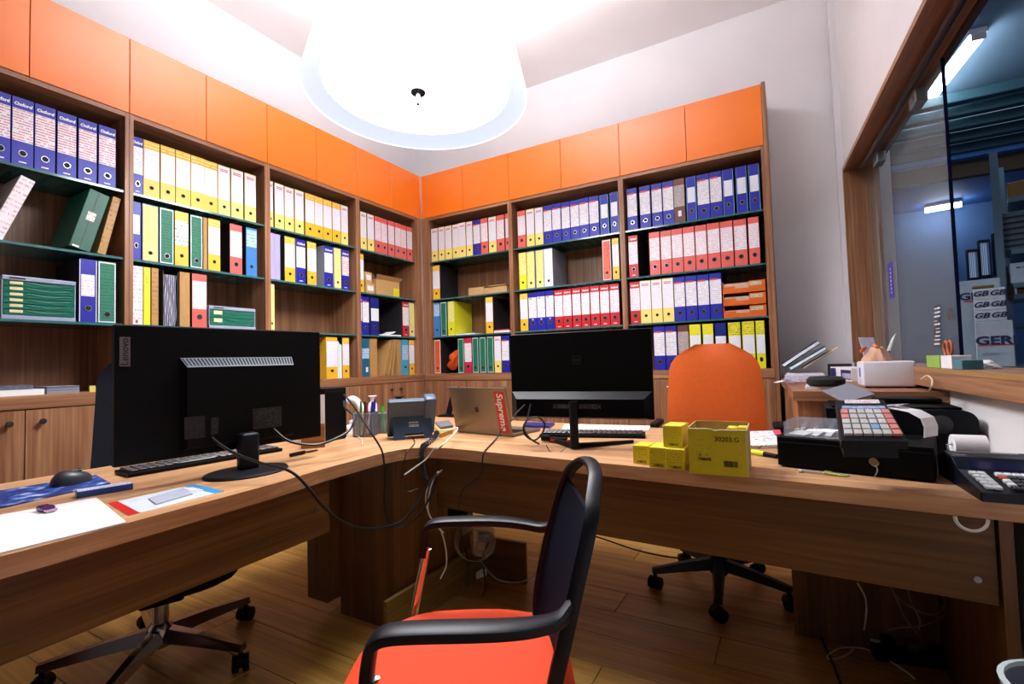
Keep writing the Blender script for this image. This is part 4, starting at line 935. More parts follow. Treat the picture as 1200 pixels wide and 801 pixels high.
# back: thin curved panel inside a looped frame, open hand slot under the top bar
BX = 0.010
def back_y(z): return -0.178-0.085*max(0.0, min(1.0, (z-0.45)/0.34))**1.25
def back_hw(z): return 0.175+0.030*math.sin(min(1, max(0, (z-0.40)/0.25))*R90) - 0.028*max(0, (z-0.65)/0.2)
def panel_fn(u, v):
    a = -1+2*u; z = 0.43+(0.340+0.028*a*a)*v; x = BX+a*(back_hw(z)-0.006); y = back_y(z)-0.030*(1-a*a)
    return Vector((x, y, z)), Vector((x, y-0.009, z))
MB().grid(panel_fn, 14, 14).build('back_panel', pm('back_mesh', '0a0f20', 0.7, var=0.15, scale=500, spec=0.12), t, None, None, True)
zz = [0.40, 0.50, 0.60, 0.70, 0.77]; left = [(BX-back_hw(z), back_y(z)-0.004, z) for z in zz]; right = [(BX+back_hw(z), back_y(z)-0.004, z) for z in zz][::-1]
yt = back_y(.79); topb = [(BX-0.172, yt-0.010, 0.806), (BX-0.145, yt-0.018, 0.828), (BX-0.08, yt-0.036, 0.860), (BX, yt-0.042, 0.868), (BX+0.08, yt-0.036, 0.860), (BX+0.145, yt-0.018, 0.828), (BX+0.172, yt-0.010, 0.806)]
P = [Vector(p) for p in left+topb+right]; b = MB(); fine = []
for i in range(len(P)-1):
    p0_ = P[i-1] if i else P[0]*2-P[1]; p3_ = P[i+2] if i+2 < len(P) else P[-1]*2-P[-2]
    for k in range(4):
        q = k/4; fine.append(0.5*((2*P[i])+(P[i+1]-p0_)*q+(2*p0_-5*P[i]+4*P[i+1]-p3_)*q*q+(3*P[i]-p0_-3*P[i+1]+p3_)*q**3))
fine.append(P[-1]); rings = []
for i, p in enumerate(fine):
    d = (fine[min(i+1, len(fine)-1)]-fine[max(i-1, 0)]).normalized(); wv = Vector((0, 1, 0)); wv = (wv-d*wv.dot(d)).normalized(); nn = d.cross(wv)
    rings.append([b.bm.verts.new(p+wv*0.015*math.copysign(abs(math.cos(a))**0.7, math.cos(a))+nn*0.0085*math.copysign(abs(math.sin(a))**0.7, math.sin(a))) for a in [2*math.pi*k/12 for k in range(12)]])
for A, B in zip(rings, rings[1:]):
    for i in range(12): b.bm.faces.new([A[i], A[(i+1) % 12], B[(i+1) % 12], B[i]])
b.bm.faces.new(rings[0][::-1]); b.bm.faces.new(rings[-1])
b.build('back_frame', FRB, t, None, None, True)

# ---- orange swivel chair behind the right arm of the desk
oc = Vector((2.645, -1.06, 0)); t = thing('swivel_chair', 'orange leather swivel chair with black star base behind the desk', 'chair', oc, math.radians(184))
LEA = pm('orange_leather', 'cc5a1c', 0.42, var=0.05, scale=60)
star_base(t, 0.295, 5, math.radians(20), 0.115, pm('nylon_black', '10131c', 0.45, spec=0.25), BLACKP)
MB().cyl((0, 0, 0.15), (0, 0, 0.36), 0.026).build('gas_column', BLACKP, t, smooth=True)
MB().box(-0.09, 0.09, -0.12, 0.10, 0.36, 0.40, bev=0.01).build('tilt_mechanism', BLACKP, t)
soft_seat(0.50, 0.46, 0.09, 14, 14, 3.0, 0.02).build('seat', LEA, t, (0, 0.02, 0.445), None, True)
def leather_back(u, v):
    a = -1+2*u; z = 0.60+0.565*v
    prof = 0.238*(1-0.20*max(0, v-0.3)**1.5)
    if v > 0.72: prof *= math.sqrt(max(0.16, 1-((v-0.72)/0.28)**2.6))
    if v < 0.2: prof *= 0.86+0.14*v/0.2
    bul = 0.045*(1-abs(a)**3)*(1-(abs(v-0.5)*2)**4)
    y = -0.235-0.05*v+0.02*a*a
    return Vector((a*prof, y+bul*0.6+0.012, z)), Vector((a*prof*0.985, y-0.03*(1-abs(a)**3)-0.016, z))
MB().grid(leather_back, 18, 18).build('backrest', LEA, t, None, None, True)
def shell_back(u, v):
    f, bk = leather_back(u, v); a = -1+2*u; zz_ = 0.60+(bk.z-0.60)*0.975; return Vector((bk.x*1.02, bk.y-0.002, zz_)), Vector((bk.x*1.0, bk.y-0.014, zz_))
MB().grid(shell_back, 14, 14).build('back_shell', BLACKP, t, None, None, True)
MB().ribbon([(0, -0.10, 0.375), (0, -0.26, 0.38), (0, -0.295, 0.43), (0, -0.285, 0.62), (0, -0.30, 0.75)], (0.07, 0, 0), 0.012).build('back_support', BLACKP, t)

for s in (-1, 1):
    MB().tube([(s*0.20, -0.06, 0.40), (s*0.275, -0.10, 0.42), (s*0.285, -0.14, 0.55), (s*0.285, -0.15, 0.735)], 0.014, seg=10).build('arm_post', BLACKP, t, smooth=True)
    MB().box(s*0.285-0.022, s*0.285+0.022, -0.27, -0.075, 0.7355, 0.765, bev=0.010, seg=3).build('armrest', BLACKP, t, smooth=True)

# ---- black swivel chair with chrome base behind the left arm of the desk
lc = Vector((0.865, -2.60, 0)); t = thing('swivel_chair', 'black swivel chair with chrome star base behind vented monitor', 'chair', lc, math.radians(-112))
star_base(t, 0.34, 5, math.radians(60), 0.105, pm('chrome_dark', '9a8f88', 0.16, 1.0), BLACKP)
MB().cyl((0, 0, 0.13), (0, 0, 0.245), 0.028).build('gas_column', CHROME, t, smooth=True)
MB().box(-0.07, 0.07, -0.12, 0.10, 0.245, 0.305, bev=0.012).build('tilt_mechanism', BLACKP, t)
soft_seat(0.50, 0.50, 0.10, 14, 14, 3.4, 0.01).build('seat', pm('black_fabric', '0a0a0d', 0.8, spec=0.15), t, (0, 0.02, 0.362), None, True)
def blk_back(u, v):
    a = -1+2*u; z = 0.52+0.62*v; pr = 0.225*(1-0.12*v)
    if v > 0.9: pr *= math.sqrt(max(0.02, 1-((v-0.9)/0.1)**2*0.35))
    y = -0.25-0.12*v-0.03*math.sin(v*3)+0.05*a*a
    return Vector((a*pr, y, z)), Vector((a*pr, y-0.03, z))
MB().grid(blk_back, 12, 14).build('backrest', pm('navy_mesh', '0b0d18', 0.7, spec=0.15), t, None, None, True)
MB().ribbon([(0, -0.10, 0.30), (0, -0.28, 0.32), (0, -0.30, 0.42), (0, -0.31, 0.62)], (0.08, 0, 0), 0.014).build('back_support', BLACKP, t)
# ================================================================== THINGS ON THE LEFT ARM OF THE DESK
Z0 = DZ+0.0005
slabq('mouse_pad', 'dark blue mouse pad with pale splashes under the grey mouse', 'mouse pad', [(112.5, 556), (129.5, 565.5), (-60, 608), (-60, 584)], Z0, 0.003, None)
mp = bpy.context.scene.objects['mouse_pad']; 
m, nt_, bs = nt('mouse_pad_print'); n = nt_.nodes.new('ShaderNodeTexNoise'); n.inputs['Scale'].default_value = 22; n.inputs['Detail'].default_value = 5
r = nt_.nodes.new('ShaderNodeValToRGB'); e = r.color_ramp.elements; e[0].color = (*lin('0d1f63'), 1); e[0].position = 0.45; e[1].color = (*lin('cfd8ee'), 1); e[1].position = 0.72; k = e.new(0.56); k.color = (*lin('1c4a9c'), 1)
tc = nt_.nodes.new('ShaderNodeTexCoord'); nt_.links.new(tc.outputs['Object'], n.inputs['Vector']); nt_.links.new(n.outputs['Fac'], r.inputs[0]); nt_.links.new(r.outputs[0], bs.inputs['Base Color']); bs.inputs['Roughness'].default_value = 0.6
mp.data.materials.clear(); mp.data.materials.append(m)
# mouse
mc = PZ(84, 566, Z0+0.003); md = PZ(102, 561, Z0)-PZ(64, 569, Z0)
t = thing_m('computer_mouse', 'dark grey mouse with silver wheel strip on the blue pad', 'mouse', frame((mc.x, mc.y, Z0+0.0035), md))
b = MB(); nu, nv = 20, 10
def mfn(i, j):
    a = 2*math.pi*i/nu; p = R90*j/nv; rx, ry = 0.058, 0.036
    return (rx*math.cos(a)*math.cos(p)**0.6, ry*math.sin(a)*math.cos(p)**0.6*(1-0.12*math.cos(a)), 0.040*math.sin(p)*(1+0.15*math.cos(a)*-1))
V = [[b.bm.verts.new(mfn(i, j)) for j in range(nv)] for i in range(nu)]; top = b.bm.verts.new((0, 0, 0.04))
for i in range(nu):
    for j in range(nv-1): b.bm.faces.new([V[i][j], V[(i+1) % nu][j], V[(i+1) % nu][j+1], V[i][j+1]])
    b.bm.faces.new([V[i][-1], V[(i+1) % nu][-1], top])
b.bm.faces.new([V[i][0] for i in range(nu)][::-1])
b.build('mouse_shell', pm('mouse_grey', '2a2c35', 0.4), t, smooth=True)
MB().box(0.000, 0.032, -0.006, 0.006, 0.0368, 0.041, bev=0.001).build('wheel_strip', GREYM, t); MB().cyl((0.022, -0.003, 0.0375), (0.022, 0.003, 0.0375), 0.0065).build('scroll_wheel', BLACKP, t)
# large paper sheets
slabq('paper_sheets', 'large loose white paper sheets at the desk edge under the purple wrapper', 'papers', [(148, 611), (113, 582.5), (-60, 613.5), (-60, 662)], Z0, 0.004, PAPER)
c = PZ(54, 598, Z0+0.005); t = thing_m('candy_wrapper', 'small shiny purple wrapped bar lying on the white sheets', 'wrapper', frame((c.x, c.y, Z0+0.0045), PZ(66, 598, Z0)-PZ(42, 592, Z0)))
MB().box(-0.024, 0.02, -0.013, 0.013, 0, 0.014, bev=0.004).build('wrapper_body', pm('purple_foil', '5a1f6e', 0.22, 0.4, var=0.5, scale=90), t); MB().box(0.0205, 0.034, -0.012, 0.012, 0.002, 0.008, bev=0.001).build('wrapper_end', pm('silver_foil', 'c9a8c0', 0.25, 0.7, var=0.4, scale=120), t)
# slim blue box
a, b_ = PZ(90, 584, Z0), PZ(156, 573, Z0); L = (b_-a).length
t = thing_m('slim_box', 'slim blue and white carton lying beside the blue mouse pad', 'box', frame((a.x, a.y, Z0), b_-a))
MB().box(0, L, 0, 0.045, 0.0, 0.018, bev=0.001, seg=1).build('carton_body', pm('carton_blue', '1c4a9c', 0.4), t); MB().box(0.002, L-0.002, 0.002, 0.043, 0.0181, 0.0188).build('carton_top', scribble('carton_top', 'd5dcf0', '7a9ad0', 80, 0.5, ax=('X', 'Y')), t); MB().box(-0.0006, 0.0, 0.002, 0.043, 0.002, 0.016).build('carton_end', PAPER, t)
# brochure with red and blue ends
px = [(126, 589), (227.5, 567), (263, 574.5), (151, 603.5)]
P4 = [PZ(u, v, Z0+0.0015) for u, v in px]
t = thing('brochure', 'glossy white brochure with red end band and blue corner', 'brochure', (P4[0].x, P4[0].y, Z0))
def bq(f0, f1, z, name, mat, par, g0=0.0, g1=1.0):
    lo = lambda f, g: P4[0].lerp(P4[1], f).lerp(P4[3].lerp(P4[2], f), g)
    pts = [lo(f0, g0), lo(f1, g0), lo(f1, g1), lo(f0, g1)]; pts = [(p.x-P4[0].x, p.y-P4[0].y) for p in pts]
    ar = sum(pts[i][0]*pts[(i+1) % 4][1]-pts[(i+1) % 4][0]*pts[i][1] for i in range(4))
    if ar < 0: pts = pts[::-1]
    return MB().prism(pts, z, z+0.0005).build(name, mat, par)
bq(0, 1, 0, 'sheet', pm('brochure_white', 'dfe6f2', 0.25), t); bq(0, 0.10, 0.0006, 'red_band', pm('brochure_red', 'd02a24', 0.3), t); bq(0.88, 1.0, 0.0006, 'blue_corner', pm('brochure_blue', '3f97cf', 0.3), t)
bq(0.80, 0.90, 0.0012, 'print_block', scribble('brochure_print', 'dfe6f2', 'c04848', 120, 0.6, ax=('X', 'Y')), t, 0.2, 0.6)
px = [(174, 583), (215, 571), (226, 578), (183, 590)]
slabq('plastic_card', 'grey plastic card lying on the glossy brochure', 'card', px, Z0+0.0020, 0.002, pm('card_grey', 'b9bfd0', 0.25))
# wooden letter holder with sheet
a, b_ = PZ(353, 526, Z0), PZ(381, 523.5, Z0); L = (b_-a).length
t = thing_m('letter_holder', 'small wooden letter holder with a white sheet standing in it', 'holder', frame((a.x, a.y, Z0), b_-a))
HW = wood('holder_wood', '7a4a1e', '96602c', 'ad753c', 'x')
MB().box(0, L, 0, 0.012, 0, 0.105, bev=0.002).build('holder_plate', HW, t); MB().box(0, L, 0.05, 0.062, 0, 0.09, bev=0.002).build('holder_plate', HW, t); MB().box(0, L, 0.0125, 0.0495, 0, 0.012).build('holder_base', HW, t)
MB().box(L*0.55, L*1.02, 0.022, 0.026, 0.0125, 0.235).build('white_sheet', PAPER, t)
# black box (external drive / router) standing upright
a, b_ = PZ(389, 519, Z0), PZ(405, 516, Z0)
t = thing_m('router_box', 'black upright box standing beside the wooden letter holder', 'router', frame((a.x-0.06, a.y+0.01, Z0), b_-a+Vector((0.0, 0.0, 0))))
L = (b_-a).length+0.05
MB().box(0, L, 0, 0.16, 0, 0.255, bev=0.004).build('box_body', BLACKP, t); MB().box(0.01, L-0.01, -0.0006, 0, 0.235, 0.245).build('top_line', DARKP, t)
# small black adapter plug
p = PZ(352, 531, Z0+0.006); q = PZ(368, 527.5, Z0+0.006)
t = thing('cable_adapter', 'small black cable adapter lying before the letter holder', 'adapter', (p.x, p.y, Z0)); d = q-p
MB().tube([(-d.x*0.7, -d.y*0.7, 0.008), (0, 0, 0.008), (d.x*0.3, d.y*0.3, 0.008)], 0.0075, seg=8, sub=2).build('adapter_body', BLACKP, t); MB().tube([(d.x*0.3, d.y*0.3, 0.008), (d.x*0.8, d.y*0.8+0.02, 0.006), (d.x*1.2, d.y*1.2, 0.004), (d.x*0.9, d.y*0.9-0.03, 0.004)], 0.0028).build('adapter_lead', CBLK, t)
# wire mesh pen cups
MESH = clearmat('wire_mesh', '8a8e9c', 0.28, 0.4); 
def pen_cup(label, c, w_, h_):
    t = thing('pen_cup', label, 'pen cup', (c.x, c.y, Z0), 0.5); r = w_/2
    MB().box(-r, r, -r, r, 0, 0.002).build('cup_base', BLACKP, t)
    b = MB()
    for s in (-1, 1): b.box(-r, r, s*r-0.0008, s*r+0.0008, 0.002, h_).box(s*r-0.0008, s*r+0.0008, -r, r, 0.002, h_)
    b.build('mesh_wall', MESH, t)
    MB().tube([(-r, -r, h_), (r, -r, h_), (r, r, h_), (-r, r, h_), (-r, -r, h_)], 0.0022, sub=1).build('cup_rim', GREYM, t)
    b = MB()
    for k in range(9):
        for s in (-1, 1): b.box(-r+k*w_/8-0.0006, -r+k*w_/8+0.0006, s*r-0.0016, s*r+0.0016, 0.002, h_).box(s*r-0.0016, s*r+0.0016, -r+k*w_/8-0.0006, -r+k*w_/8+0.0006, 0.002, h_)
    b.build('mesh_wires', GREYM, t); return t
c1 = PZ(428.5, 511.5, Z0); c1.y += 0.03; c1.x -= 0.03; c2 = PZ(451, 507.5, Z0); c2.y += 0.03; c2.x -= 0.02
pen_cup('wire mesh cup crowded with pens and a white bottle', c1, 0.098, 0.118); pen_cup('wire mesh cup holding a green marker beside the desk phone', c2, 0.072, 0.105)
def pen(label, c, dx, dy, tilt, az, L, r, col_, cap=None, name='pen', cat='pen'):
    m = Matrix.Translation((c.x+dx, c.y+dy, Z0+0.006)) @ Matrix.Rotation(az, 4, 'Z') @ Matrix.Rotation(tilt, 4, 'Y')
    t = thing_m(name, label, cat, m)
    MB().cyl((0, 0, 0), (0, 0, L*0.72), r, seg=10).build('barrel', pm('pen_'+col_, col_, 0.35), t, smooth=True)
    MB().cyl((0, 0, L*0.7205), (0, 0, L), r*1.12, r*0.9, seg=10).build('cap', pm('pen_'+(cap or col_), cap or col_, 0.35), t, smooth=True)
for k, (dx, dy, ti, az, L, r, col_, lab) in enumerate([(-0.02, -0.02, 0.10, 2.0, 0.17, .005, '1f7a3c', 'green pen leaning in the pen cup beside white bottle'), (0.01, -0.025, 0.12, 0.8, 0.165, .005, '8a1f2a', 'dark red pen standing in the crowded pen cup'), (-0.028, 0.01, 0.14, 2.8, 0.175, .0045, 'c8a26a', 'wooden pencil standing in the crowded pen cup'), (0.028, 0.0, 0.12, 0.2, 0.17, .007, '2a2f9c', 'blue marker standing in the crowded pen cup'), (0.02, 0.025, 0.10, 1.2, 0.18, .006, '25259a', 'slim blue pen standing in the crowded pen cup'), (0.0, -0.005, 0.03, 2.2, 0.17, .005, '15161c', 'black pen standing in the crowded pen cup')]):
    pen(lab, c1, dx, dy, ti, az, L, r, col_)
pen('bright green marker standing in the smaller mesh cup', c2, -0.008, -0.01, 0.10, 2.6, 0.135, 0.009, '3aa52e'); pen('yellow highlighter standing in the smaller mesh cup', c2, 0.012, 0.012, 0.10, 1.2, 0.165, 0.007, 'e6d63a', 'c8b830'); pen('red pen standing in the smaller mesh cup', c2, 0.015, -0.01, 0.16, 0.2, 0.14, 0.005, 'b02020')
# white bottles
def bottle(label, c, h_, r, cap, z=Z0, name='bottle'):
    t = thing(name, label, 'bottle', (c.x, c.y, z))
    MB().lathe([(0.0, 0.0), (r, 0.0), (r, h_*0.62), (r*0.85, h_*0.72), (r*0.4, h_*0.80), (r*0.4, h_*0.86)], 18).build('bottle_body', WHITEP, t, smooth=True)
    MB().lathe([(0.0, h_*0.99), (r*0.9, h_*0.99), (r*0.9, h_*0.965), (r*0.48, h_*0.95), (r*0.45, h_*0.861), (0, h_*0.861)], 18).build('bottle_cap', cap, t, smooth=True); return t
cb = PZ(437, 496, Z0); bottle('white spray bottle with flat cap behind the pen cups', cb, 0.175, 0.028, WHITEP)
cb = PZ(468, 495, Z0); cb.x -= 0.0; bottle('white bottle with black cap behind the desk phone', cb, 0.165, 0.038, BLACKP)
p = PZ(417, 498, Z0); t = thing('tape_dispenser', 'white curved tape dispenser standing behind the mesh cup', 'dispenser', (p.x-0.02, p.y+0.03, Z0), 0.4)
MB().tube([(-0.06, 0, 0.145), (-0.03, 0, 0.155), (0.0, 0, 0.14), (0.025, 0, 0.10), (0.03, 0, 0.05), (0.025, 0, 0.024)], 0.022, seg=10).build('dispenser_arm', WHITEP, t, smooth=True); MB().box(-0.04, 0.06, -0.03, 0.03, 0, 0.03, bev=0.004).build('dispenser_base', WHITEP, t)
slabq('white_card_box', 'stack of white cards lying behind the black upright box', 'papers', [(406, 498), (413, 497), (413.5, 501), (408, 502)], Z0, 0.03, PAPER)
# things between phone and laptop
slabq('tan_notepad', 'tan notepad lying between phone and laptop', 'notepad', [(510, 500), (524, 497), (530, 503), (516, 508)], Z0, 0.02, pm('notepad_tan', 'c49a4c', 0.6))
slabq('grey_notebook', 'grey notebook lying on the tan notepad', 'notebook', [(510, 494), (526, 492), (531, 498), (516, 500)], Z0+0.0205, 0.012, pm('notebook_grey', '6a6c78', 0.45))
p = PZ(522, 488, Z0); t = thing('phone_stand', 'black phone stand with leaning plate behind the laptop', 'stand', (p.x, p.y+0.02, Z0), 0.3)
MB().box(-0.05, 0.05, -0.045, 0.045, 0, 0.012, bev=0.003).build('stand_foot', BLACKP, t)
q = MB().box(-0.018, 0.022, -0.004, 0.004, 0, 0.14, bev=0.002).build('leaning_plate', BLACKP, t, (0.0, 0.02, 0.012), (-0.1, 0.25, 0))
q = MB().box(0.04, 0.09, -0.004, 0.004, 0, 0.06, bev=0.002).build('cradle', DARKP, t, (0.0, -0.02, 0.004), (-0.3, 0.3, 0))
# blue folder and papers behind the laptop / slim monitor
slabq('blue_booklet', 'dark blue booklet lying behind the laptop', 'book', [(618, 494), (650, 495), (644, 499), (614, 498)], Z0, 0.012, pm('booklet_navy', '1c1f70', 0.4))
slabq('paper_sheet', 'white paper sheet lying behind the keyboard of the slim monitor', 'papers', [(662, 496.5), (762, 498.5), (760, 503.5), (658, 503)], Z0, 0.003, PAPER)
# adapters and cable tangle at the foot of the slim monitor
p = PZ(652, 522, Z0)
t = thing('adapter_cluster', 'black adapter hub with red plugs beside the monitor stem', 'adapter', (p.x-0.035, p.y+0.075, Z0))
MB().box(-0.03, 0.05, -0.015, 0.015, 0.0, 0.022, bev=0.004).build('adapter_body', BLACKP, t); MB().box(-0.07, -0.031, -0.012, 0.012, 0.004, 0.028, bev=0.004).build('adapter_block', BLACKP, t)
MB().box(0.052, 0.07, -0.01, 0.002, 0.004, 0.016, bev=0.002).build('red_plug', pm('plug_red', 'b02a1c', 0.4), t); MB().box(-0.02, 0.01, -0.0175, -0.0155, 0.006, 0.018).build('red_plug', MATS['plug_red'], t)
def dpt(u, v, D): return PD(u, v, D)
cable('monitor_cable', 'black coiled cable hanging from the slim monitor to the adapters', [PD(622, 473, 2.03), PD(618, 490, 2.0), PD(613.5, 500, 1.98), PD(616, 510, 1.97), PD(626, 515.5, 1.96), PD(635, 508, 1.96), PD(638, 496, 1.97), PD(630, 488.5, 1.98), PD(618, 492, 1.99), PD(614, 503, 1.98), PD(622, 514, 1.97), PD(632, 520, 1.95)], 0.004, CBLK)
cable('thin_cable', 'thin black wire looping around the monitor stem', [PD(640, 521, 1.95), PD(645, 529, 1.93), PD(654, 530.5, 1.92), PD(664, 524, 1.93)], 0.0018, CBLK)
cable('laptop_cable', 'thin black cable running from monitor over desk edge to floor', [PD(615, 474, 2.06), PD(605, 484, 1.99), PD(598, 494, 1.955), PZ(590, 500, 0.80), PZ(583, 512, Z0+0.01), PZ(570, 526, Z0+0.004), PZ(567, 530, Z0+0.003), PD(565.5, 538, 1.945), PD(563, 556, 1.94), PD(545, 570, 1.97), PD(540, 580, 1.99), PD(537, 594, 2.01)], 0.003, CBLK)
# phone cables
c0 = PZ(512, 503, Z0+0.03); coil = [PZ(512, 506, Z0+0.03), PZ(509, 512, Z0+0.018), PZ(500, 520, Z0+0.015), PZ(496, 522.5, Z0+0.014), PD(494, 530, 2.055), PD(494, 542, 2.05), PD(496, 555, 2.05), PD(500, 563, 2.05)]
pts = []; base = [Vector(p) for p in coil]; N = 210
def cat(P, f):
    k = min(int(f*(len(P)-1)), len(P)-2); q = f*(len(P)-1)-k
    a0 = P[k-1] if k else P[0]*2-P[1]; a3 = P[k+2] if k+2 < len(P) else P[-1]*2-P[-2]; a1, a2 = P[k], P[k+1]
    return 0.5*((2*a1)+(a2-a0)*q+(2*a0-5*a1+4*a2-a3)*q*q+(3*a1-a0-3*a2+a3)*q**3)
for i in range(N+1):
    f = i/N; p = cat(base, f); d = (cat(base, min(1, f+0.01))-cat(base, max(0, f-0.01))).normalized(); a_ = d.orthogonal().normalized(); c_ = d.cross(a_)
    ang = 2*math.pi*f*34; pts.append(p+(a_*math.cos(ang)+c_*math.sin(ang))*0.0105)
cable('coiled_phone_cord', 'dark blue coiled handset cord hanging over the desk edge', pts, 0.0028, pm('cord_navy', '1e2a44', 0.4), sub=1, seg=5)
cable('phone_lead', 'thin black lead from the phone over the desk edge', [PZ(483, 511, Z0+0.008), PZ(486, 518, Z0+0.003), PZ(481, 525, Z0+0.003), PD(476, 531, 2.03), PD(471, 556, 2.02), PD(478, 575, 2.02), PD(490, 572, 2.03)], 0.0022, CBLK)
cable('white_cable', 'white cable looping from phone over desk edge', [PZ(509, 505, Z0+0.02), PZ(525, 504, Z0+0.05), PZ(536, 501, Z0+0.06), PZ(533, 507, Z0+0.05), PZ(520, 520, Z0+0.03), PZ(512, 526, Z0+0.005), PZ(509, 525, Z0+0.01), PD(500, 537, 2.04), PD(487, 547, 2.03), PD(474, 556, 2.02)], 0.0032, CWHT)
cable('white_network_cable', 'white network cables hanging below the desk corner to the floor', [PD(518, 550, 2.10), PD(508, 562, 2.09), PD(502, 585, 2.08), PD(503, 603, 2.08), PD(515, 618, 2.08), PD(522, 640, 2.08), PD(523, 662, 2.08), PD(516, 678, 2.06)], 0.0032, CWHT)
cable('white_network_cable', 'second white cable hanging parallel below the desk corner', [PD(514, 552, 2.10), PD(503, 566, 2.07), PD(499, 588, 2.06), PD(508, 612, 2.06), PD(520, 624, 2.07)], 0.003, CWHT)
cable('monitor_power_cable', 'thick black cable draped from vented monitor below the desk front', [PD(243, 505, 1.66), PD(252, 516, 1.62), PD(275, 531, 1.58), PD(305, 542, 1.55), PD(340, 552, 1.53), PD(362, 572, 1.53), PD(378, 592, 1.55), PD(400, 610, 1.65), PD(430, 619, 1.8), PD(465, 613, 1.95), PD(485, 595, 2.0), PD(500, 570, 2.05), PD(512, 554, 2.09)], 0.0045, CBLK)
cable('video_cable', 'black cable looping from vented monitor past the letter holder', [PD(316, 494, 1.82), PD(322, 504, 1.80), PD(340, 517, 1.80), PD(370, 521, 1.85), PD(395, 513, 1.9), PD(410, 503, 1.95), PD(415, 488, 2.0), PD(405, 478, 2.1), PD(403, 470, 2.2)], 0.005, CBLK)
cable('black_cable', 'black cable arcing over the pen cup and down the desk front', [PD(403, 462, 2.2), PD(410, 470, 2.15), PD(420, 484, 2.1), PD(433, 504, 2.0), PD(444, 521, 1.98), PD(449, 534, 1.96), PD(451, 560, 1.95), PD(450, 590, 1.95), PD(455, 612, 1.97), PD(470, 618, 2.0), PD(490, 604, 2.02), PD(505, 580, 2.06), PD(512, 558, 2.09)], 0.004, CBLK)
cable('thin_white_lead', 'thin white lead lying on the desk before the pen cup', [PZ(405, 513, Z0+0.004), PZ(414, 509, Z0+0.004), PZ(421, 512, Z0+0.004), PZ(424.5, 517, Z0+0.003), PZ(424, 521, Z0+0.003)], 0.0022, CWHT)
# ================================================================== THINGS ON THE RIGHT ARM OF THE DESK
YB_ = pm('carton_yellow', 'dcc81e', 0.5, var=0.04, scale=40); YPR = scribble('carton_print', 'dcc81e', 'a0942a', 110, 0.45, colf=420); YTOP = scribble('carton_top_print', 'e6d52c', 'c2b43a', 70, 0.5, ax=('X', 'Y'))
def small_box(label, p, rz, w_, d_, h_, z):
    t = thing('small_carton', label, 'box', (p.x, p.y, z), rz, 'small yellow cartons beside the open carton')
    MB().box(0, w_, 0, d_, 0, h_, bev=0.0012, seg=1).build('carton_body', YB_, t)
    MB().box(w_*0.08, w_*0.92, -0.0006, 0, h_*0.12, h_*0.9).build('front_print', YPR, t); MB().box(w_*0.06, w_*0.94, d_*0.05, d_*0.95, h_, h_+0.0005).build('top_print', YTOP, t)
    text('lettering', 'VIMAR', 0.011, TEXTK, t, (w_*0.55, -0.0012, h_*0.13), bold=0.0002); return t
a = PZ(742, 542.5, Z0); small_box('small yellow carton alone at the end of its row', a, -0.06, 0.056, 0.085, 0.062, Z0)
a = PZ(760.8, 547, Z0); bb = small_box('small yellow carton in the middle of the bottom row', a, -0.02, 0.058, 0.105, 0.066, Z0)
a2 = PZ(780.7, 549.5, Z0); small_box('small yellow carton next to the open yellow carton', a2, -0.02, 0.058, 0.105, 0.066, Z0)
a3 = PZ(777, 523.5, Z0+0.067); small_box('small yellow carton stacked on top of two others', a3+Vector((0, 0.004, 0)), -0.05, 0.060, 0.10, 0.070, Z0+0.067)
# open carton
A, B = PZ(808, 554, Z0), PZ(878, 559.5, Z0); cf = frame((A.x, A.y, Z0), B-A); L = (B-A).length; H, D = 0.135, 0.165
t = thing_m('open_carton', 'open yellow carton with printed code and barcode at the desk edge', 'box', cf)
MB().box(0, L, 0, 0.003, 0, H).build('front_wall', YB_, t); INN = pm('carton_inside', 'c9a86a', 0.7)
MB().box(0, 0.003, 0.0031, D, 0, H+0.006).build('side_wall', INN, t); MB().box(L-0.003, L, 0.0031, D, 0, H+0.004).build('side_wall', INN, t); MB().box(0.0031, L-0.0031, D-0.003, D, 0, H+0.008).build('back_wall', INN, t); MB().box(0.0031, L-0.0031, 0.0031, D-0.0031, 0, 0.003).build('carton_floor', INN, t)
MB().tube([(0.0, 0.001, H+0.001), (L*0.1, 0.001, H+0.002), (L*0.38, 0.001, H+0.0025), (L*0.45, 0.001, H-0.002), (L*0.6, 0.001, H+0.001), (L, 0.001, H+0.002)], 0.0022, sub=3).build('torn_edge', pm('torn_card', 'd9cf9a', 0.8), t)
text('lettering', '30203.G', 0.020, TEXTK, t, (L*0.66, -0.0007, H*0.80), bold=0.0002)
MB().box(L*0.15, L*0.30, -0.0006, -0.0001, H*0.745, H*0.80).build('small_print', YPR, t); text('lettering', 'VIMAR', 0.013, TEXTK, t, (L*0.28, -0.0007, H*0.34), bold=0.0003)
MB().box(L*0.62, L*0.82, -0.0006, -0.0001, H*0.37, H*0.43).build('small_print', YPR, t)
MB().box(L*0.14, L*0.42, -0.0006, -0.0001, H*0.46, H*0.70).build('small_print', YPR, t)
b = MB(); random.seed(5); x = L*0.60
while x < L*0.83:
    w_ = random.choice((0.0006, 0.001, 0.0016)); b.box(x, x+w_, -0.0008, -0.0001, H*0.20, H*0.33); x += w_+random.choice((0.0007, 0.0012))
b.build('barcode', TEXTK, t)
b = MB(); b.poly([(L*0.18, -0.0006, H*0.42), (L*0.22, -0.0006, H*0.42), (L*0.20, -0.0006, H*0.47)]); b.poly([(L*0.30, -0.0006, H*0.44), (L*0.33, -0.0006, H*0.44), (L*0.315, -0.0006, H*0.48)]); b.build('warning_marks', TEXTK, t)
MB().box(L*0.97, L*0.999, -0.0006, -0.0001, H*0.03, H*0.97).build('edge_tape', pm('tape_pale', 'd8d08a', 0.4), t)
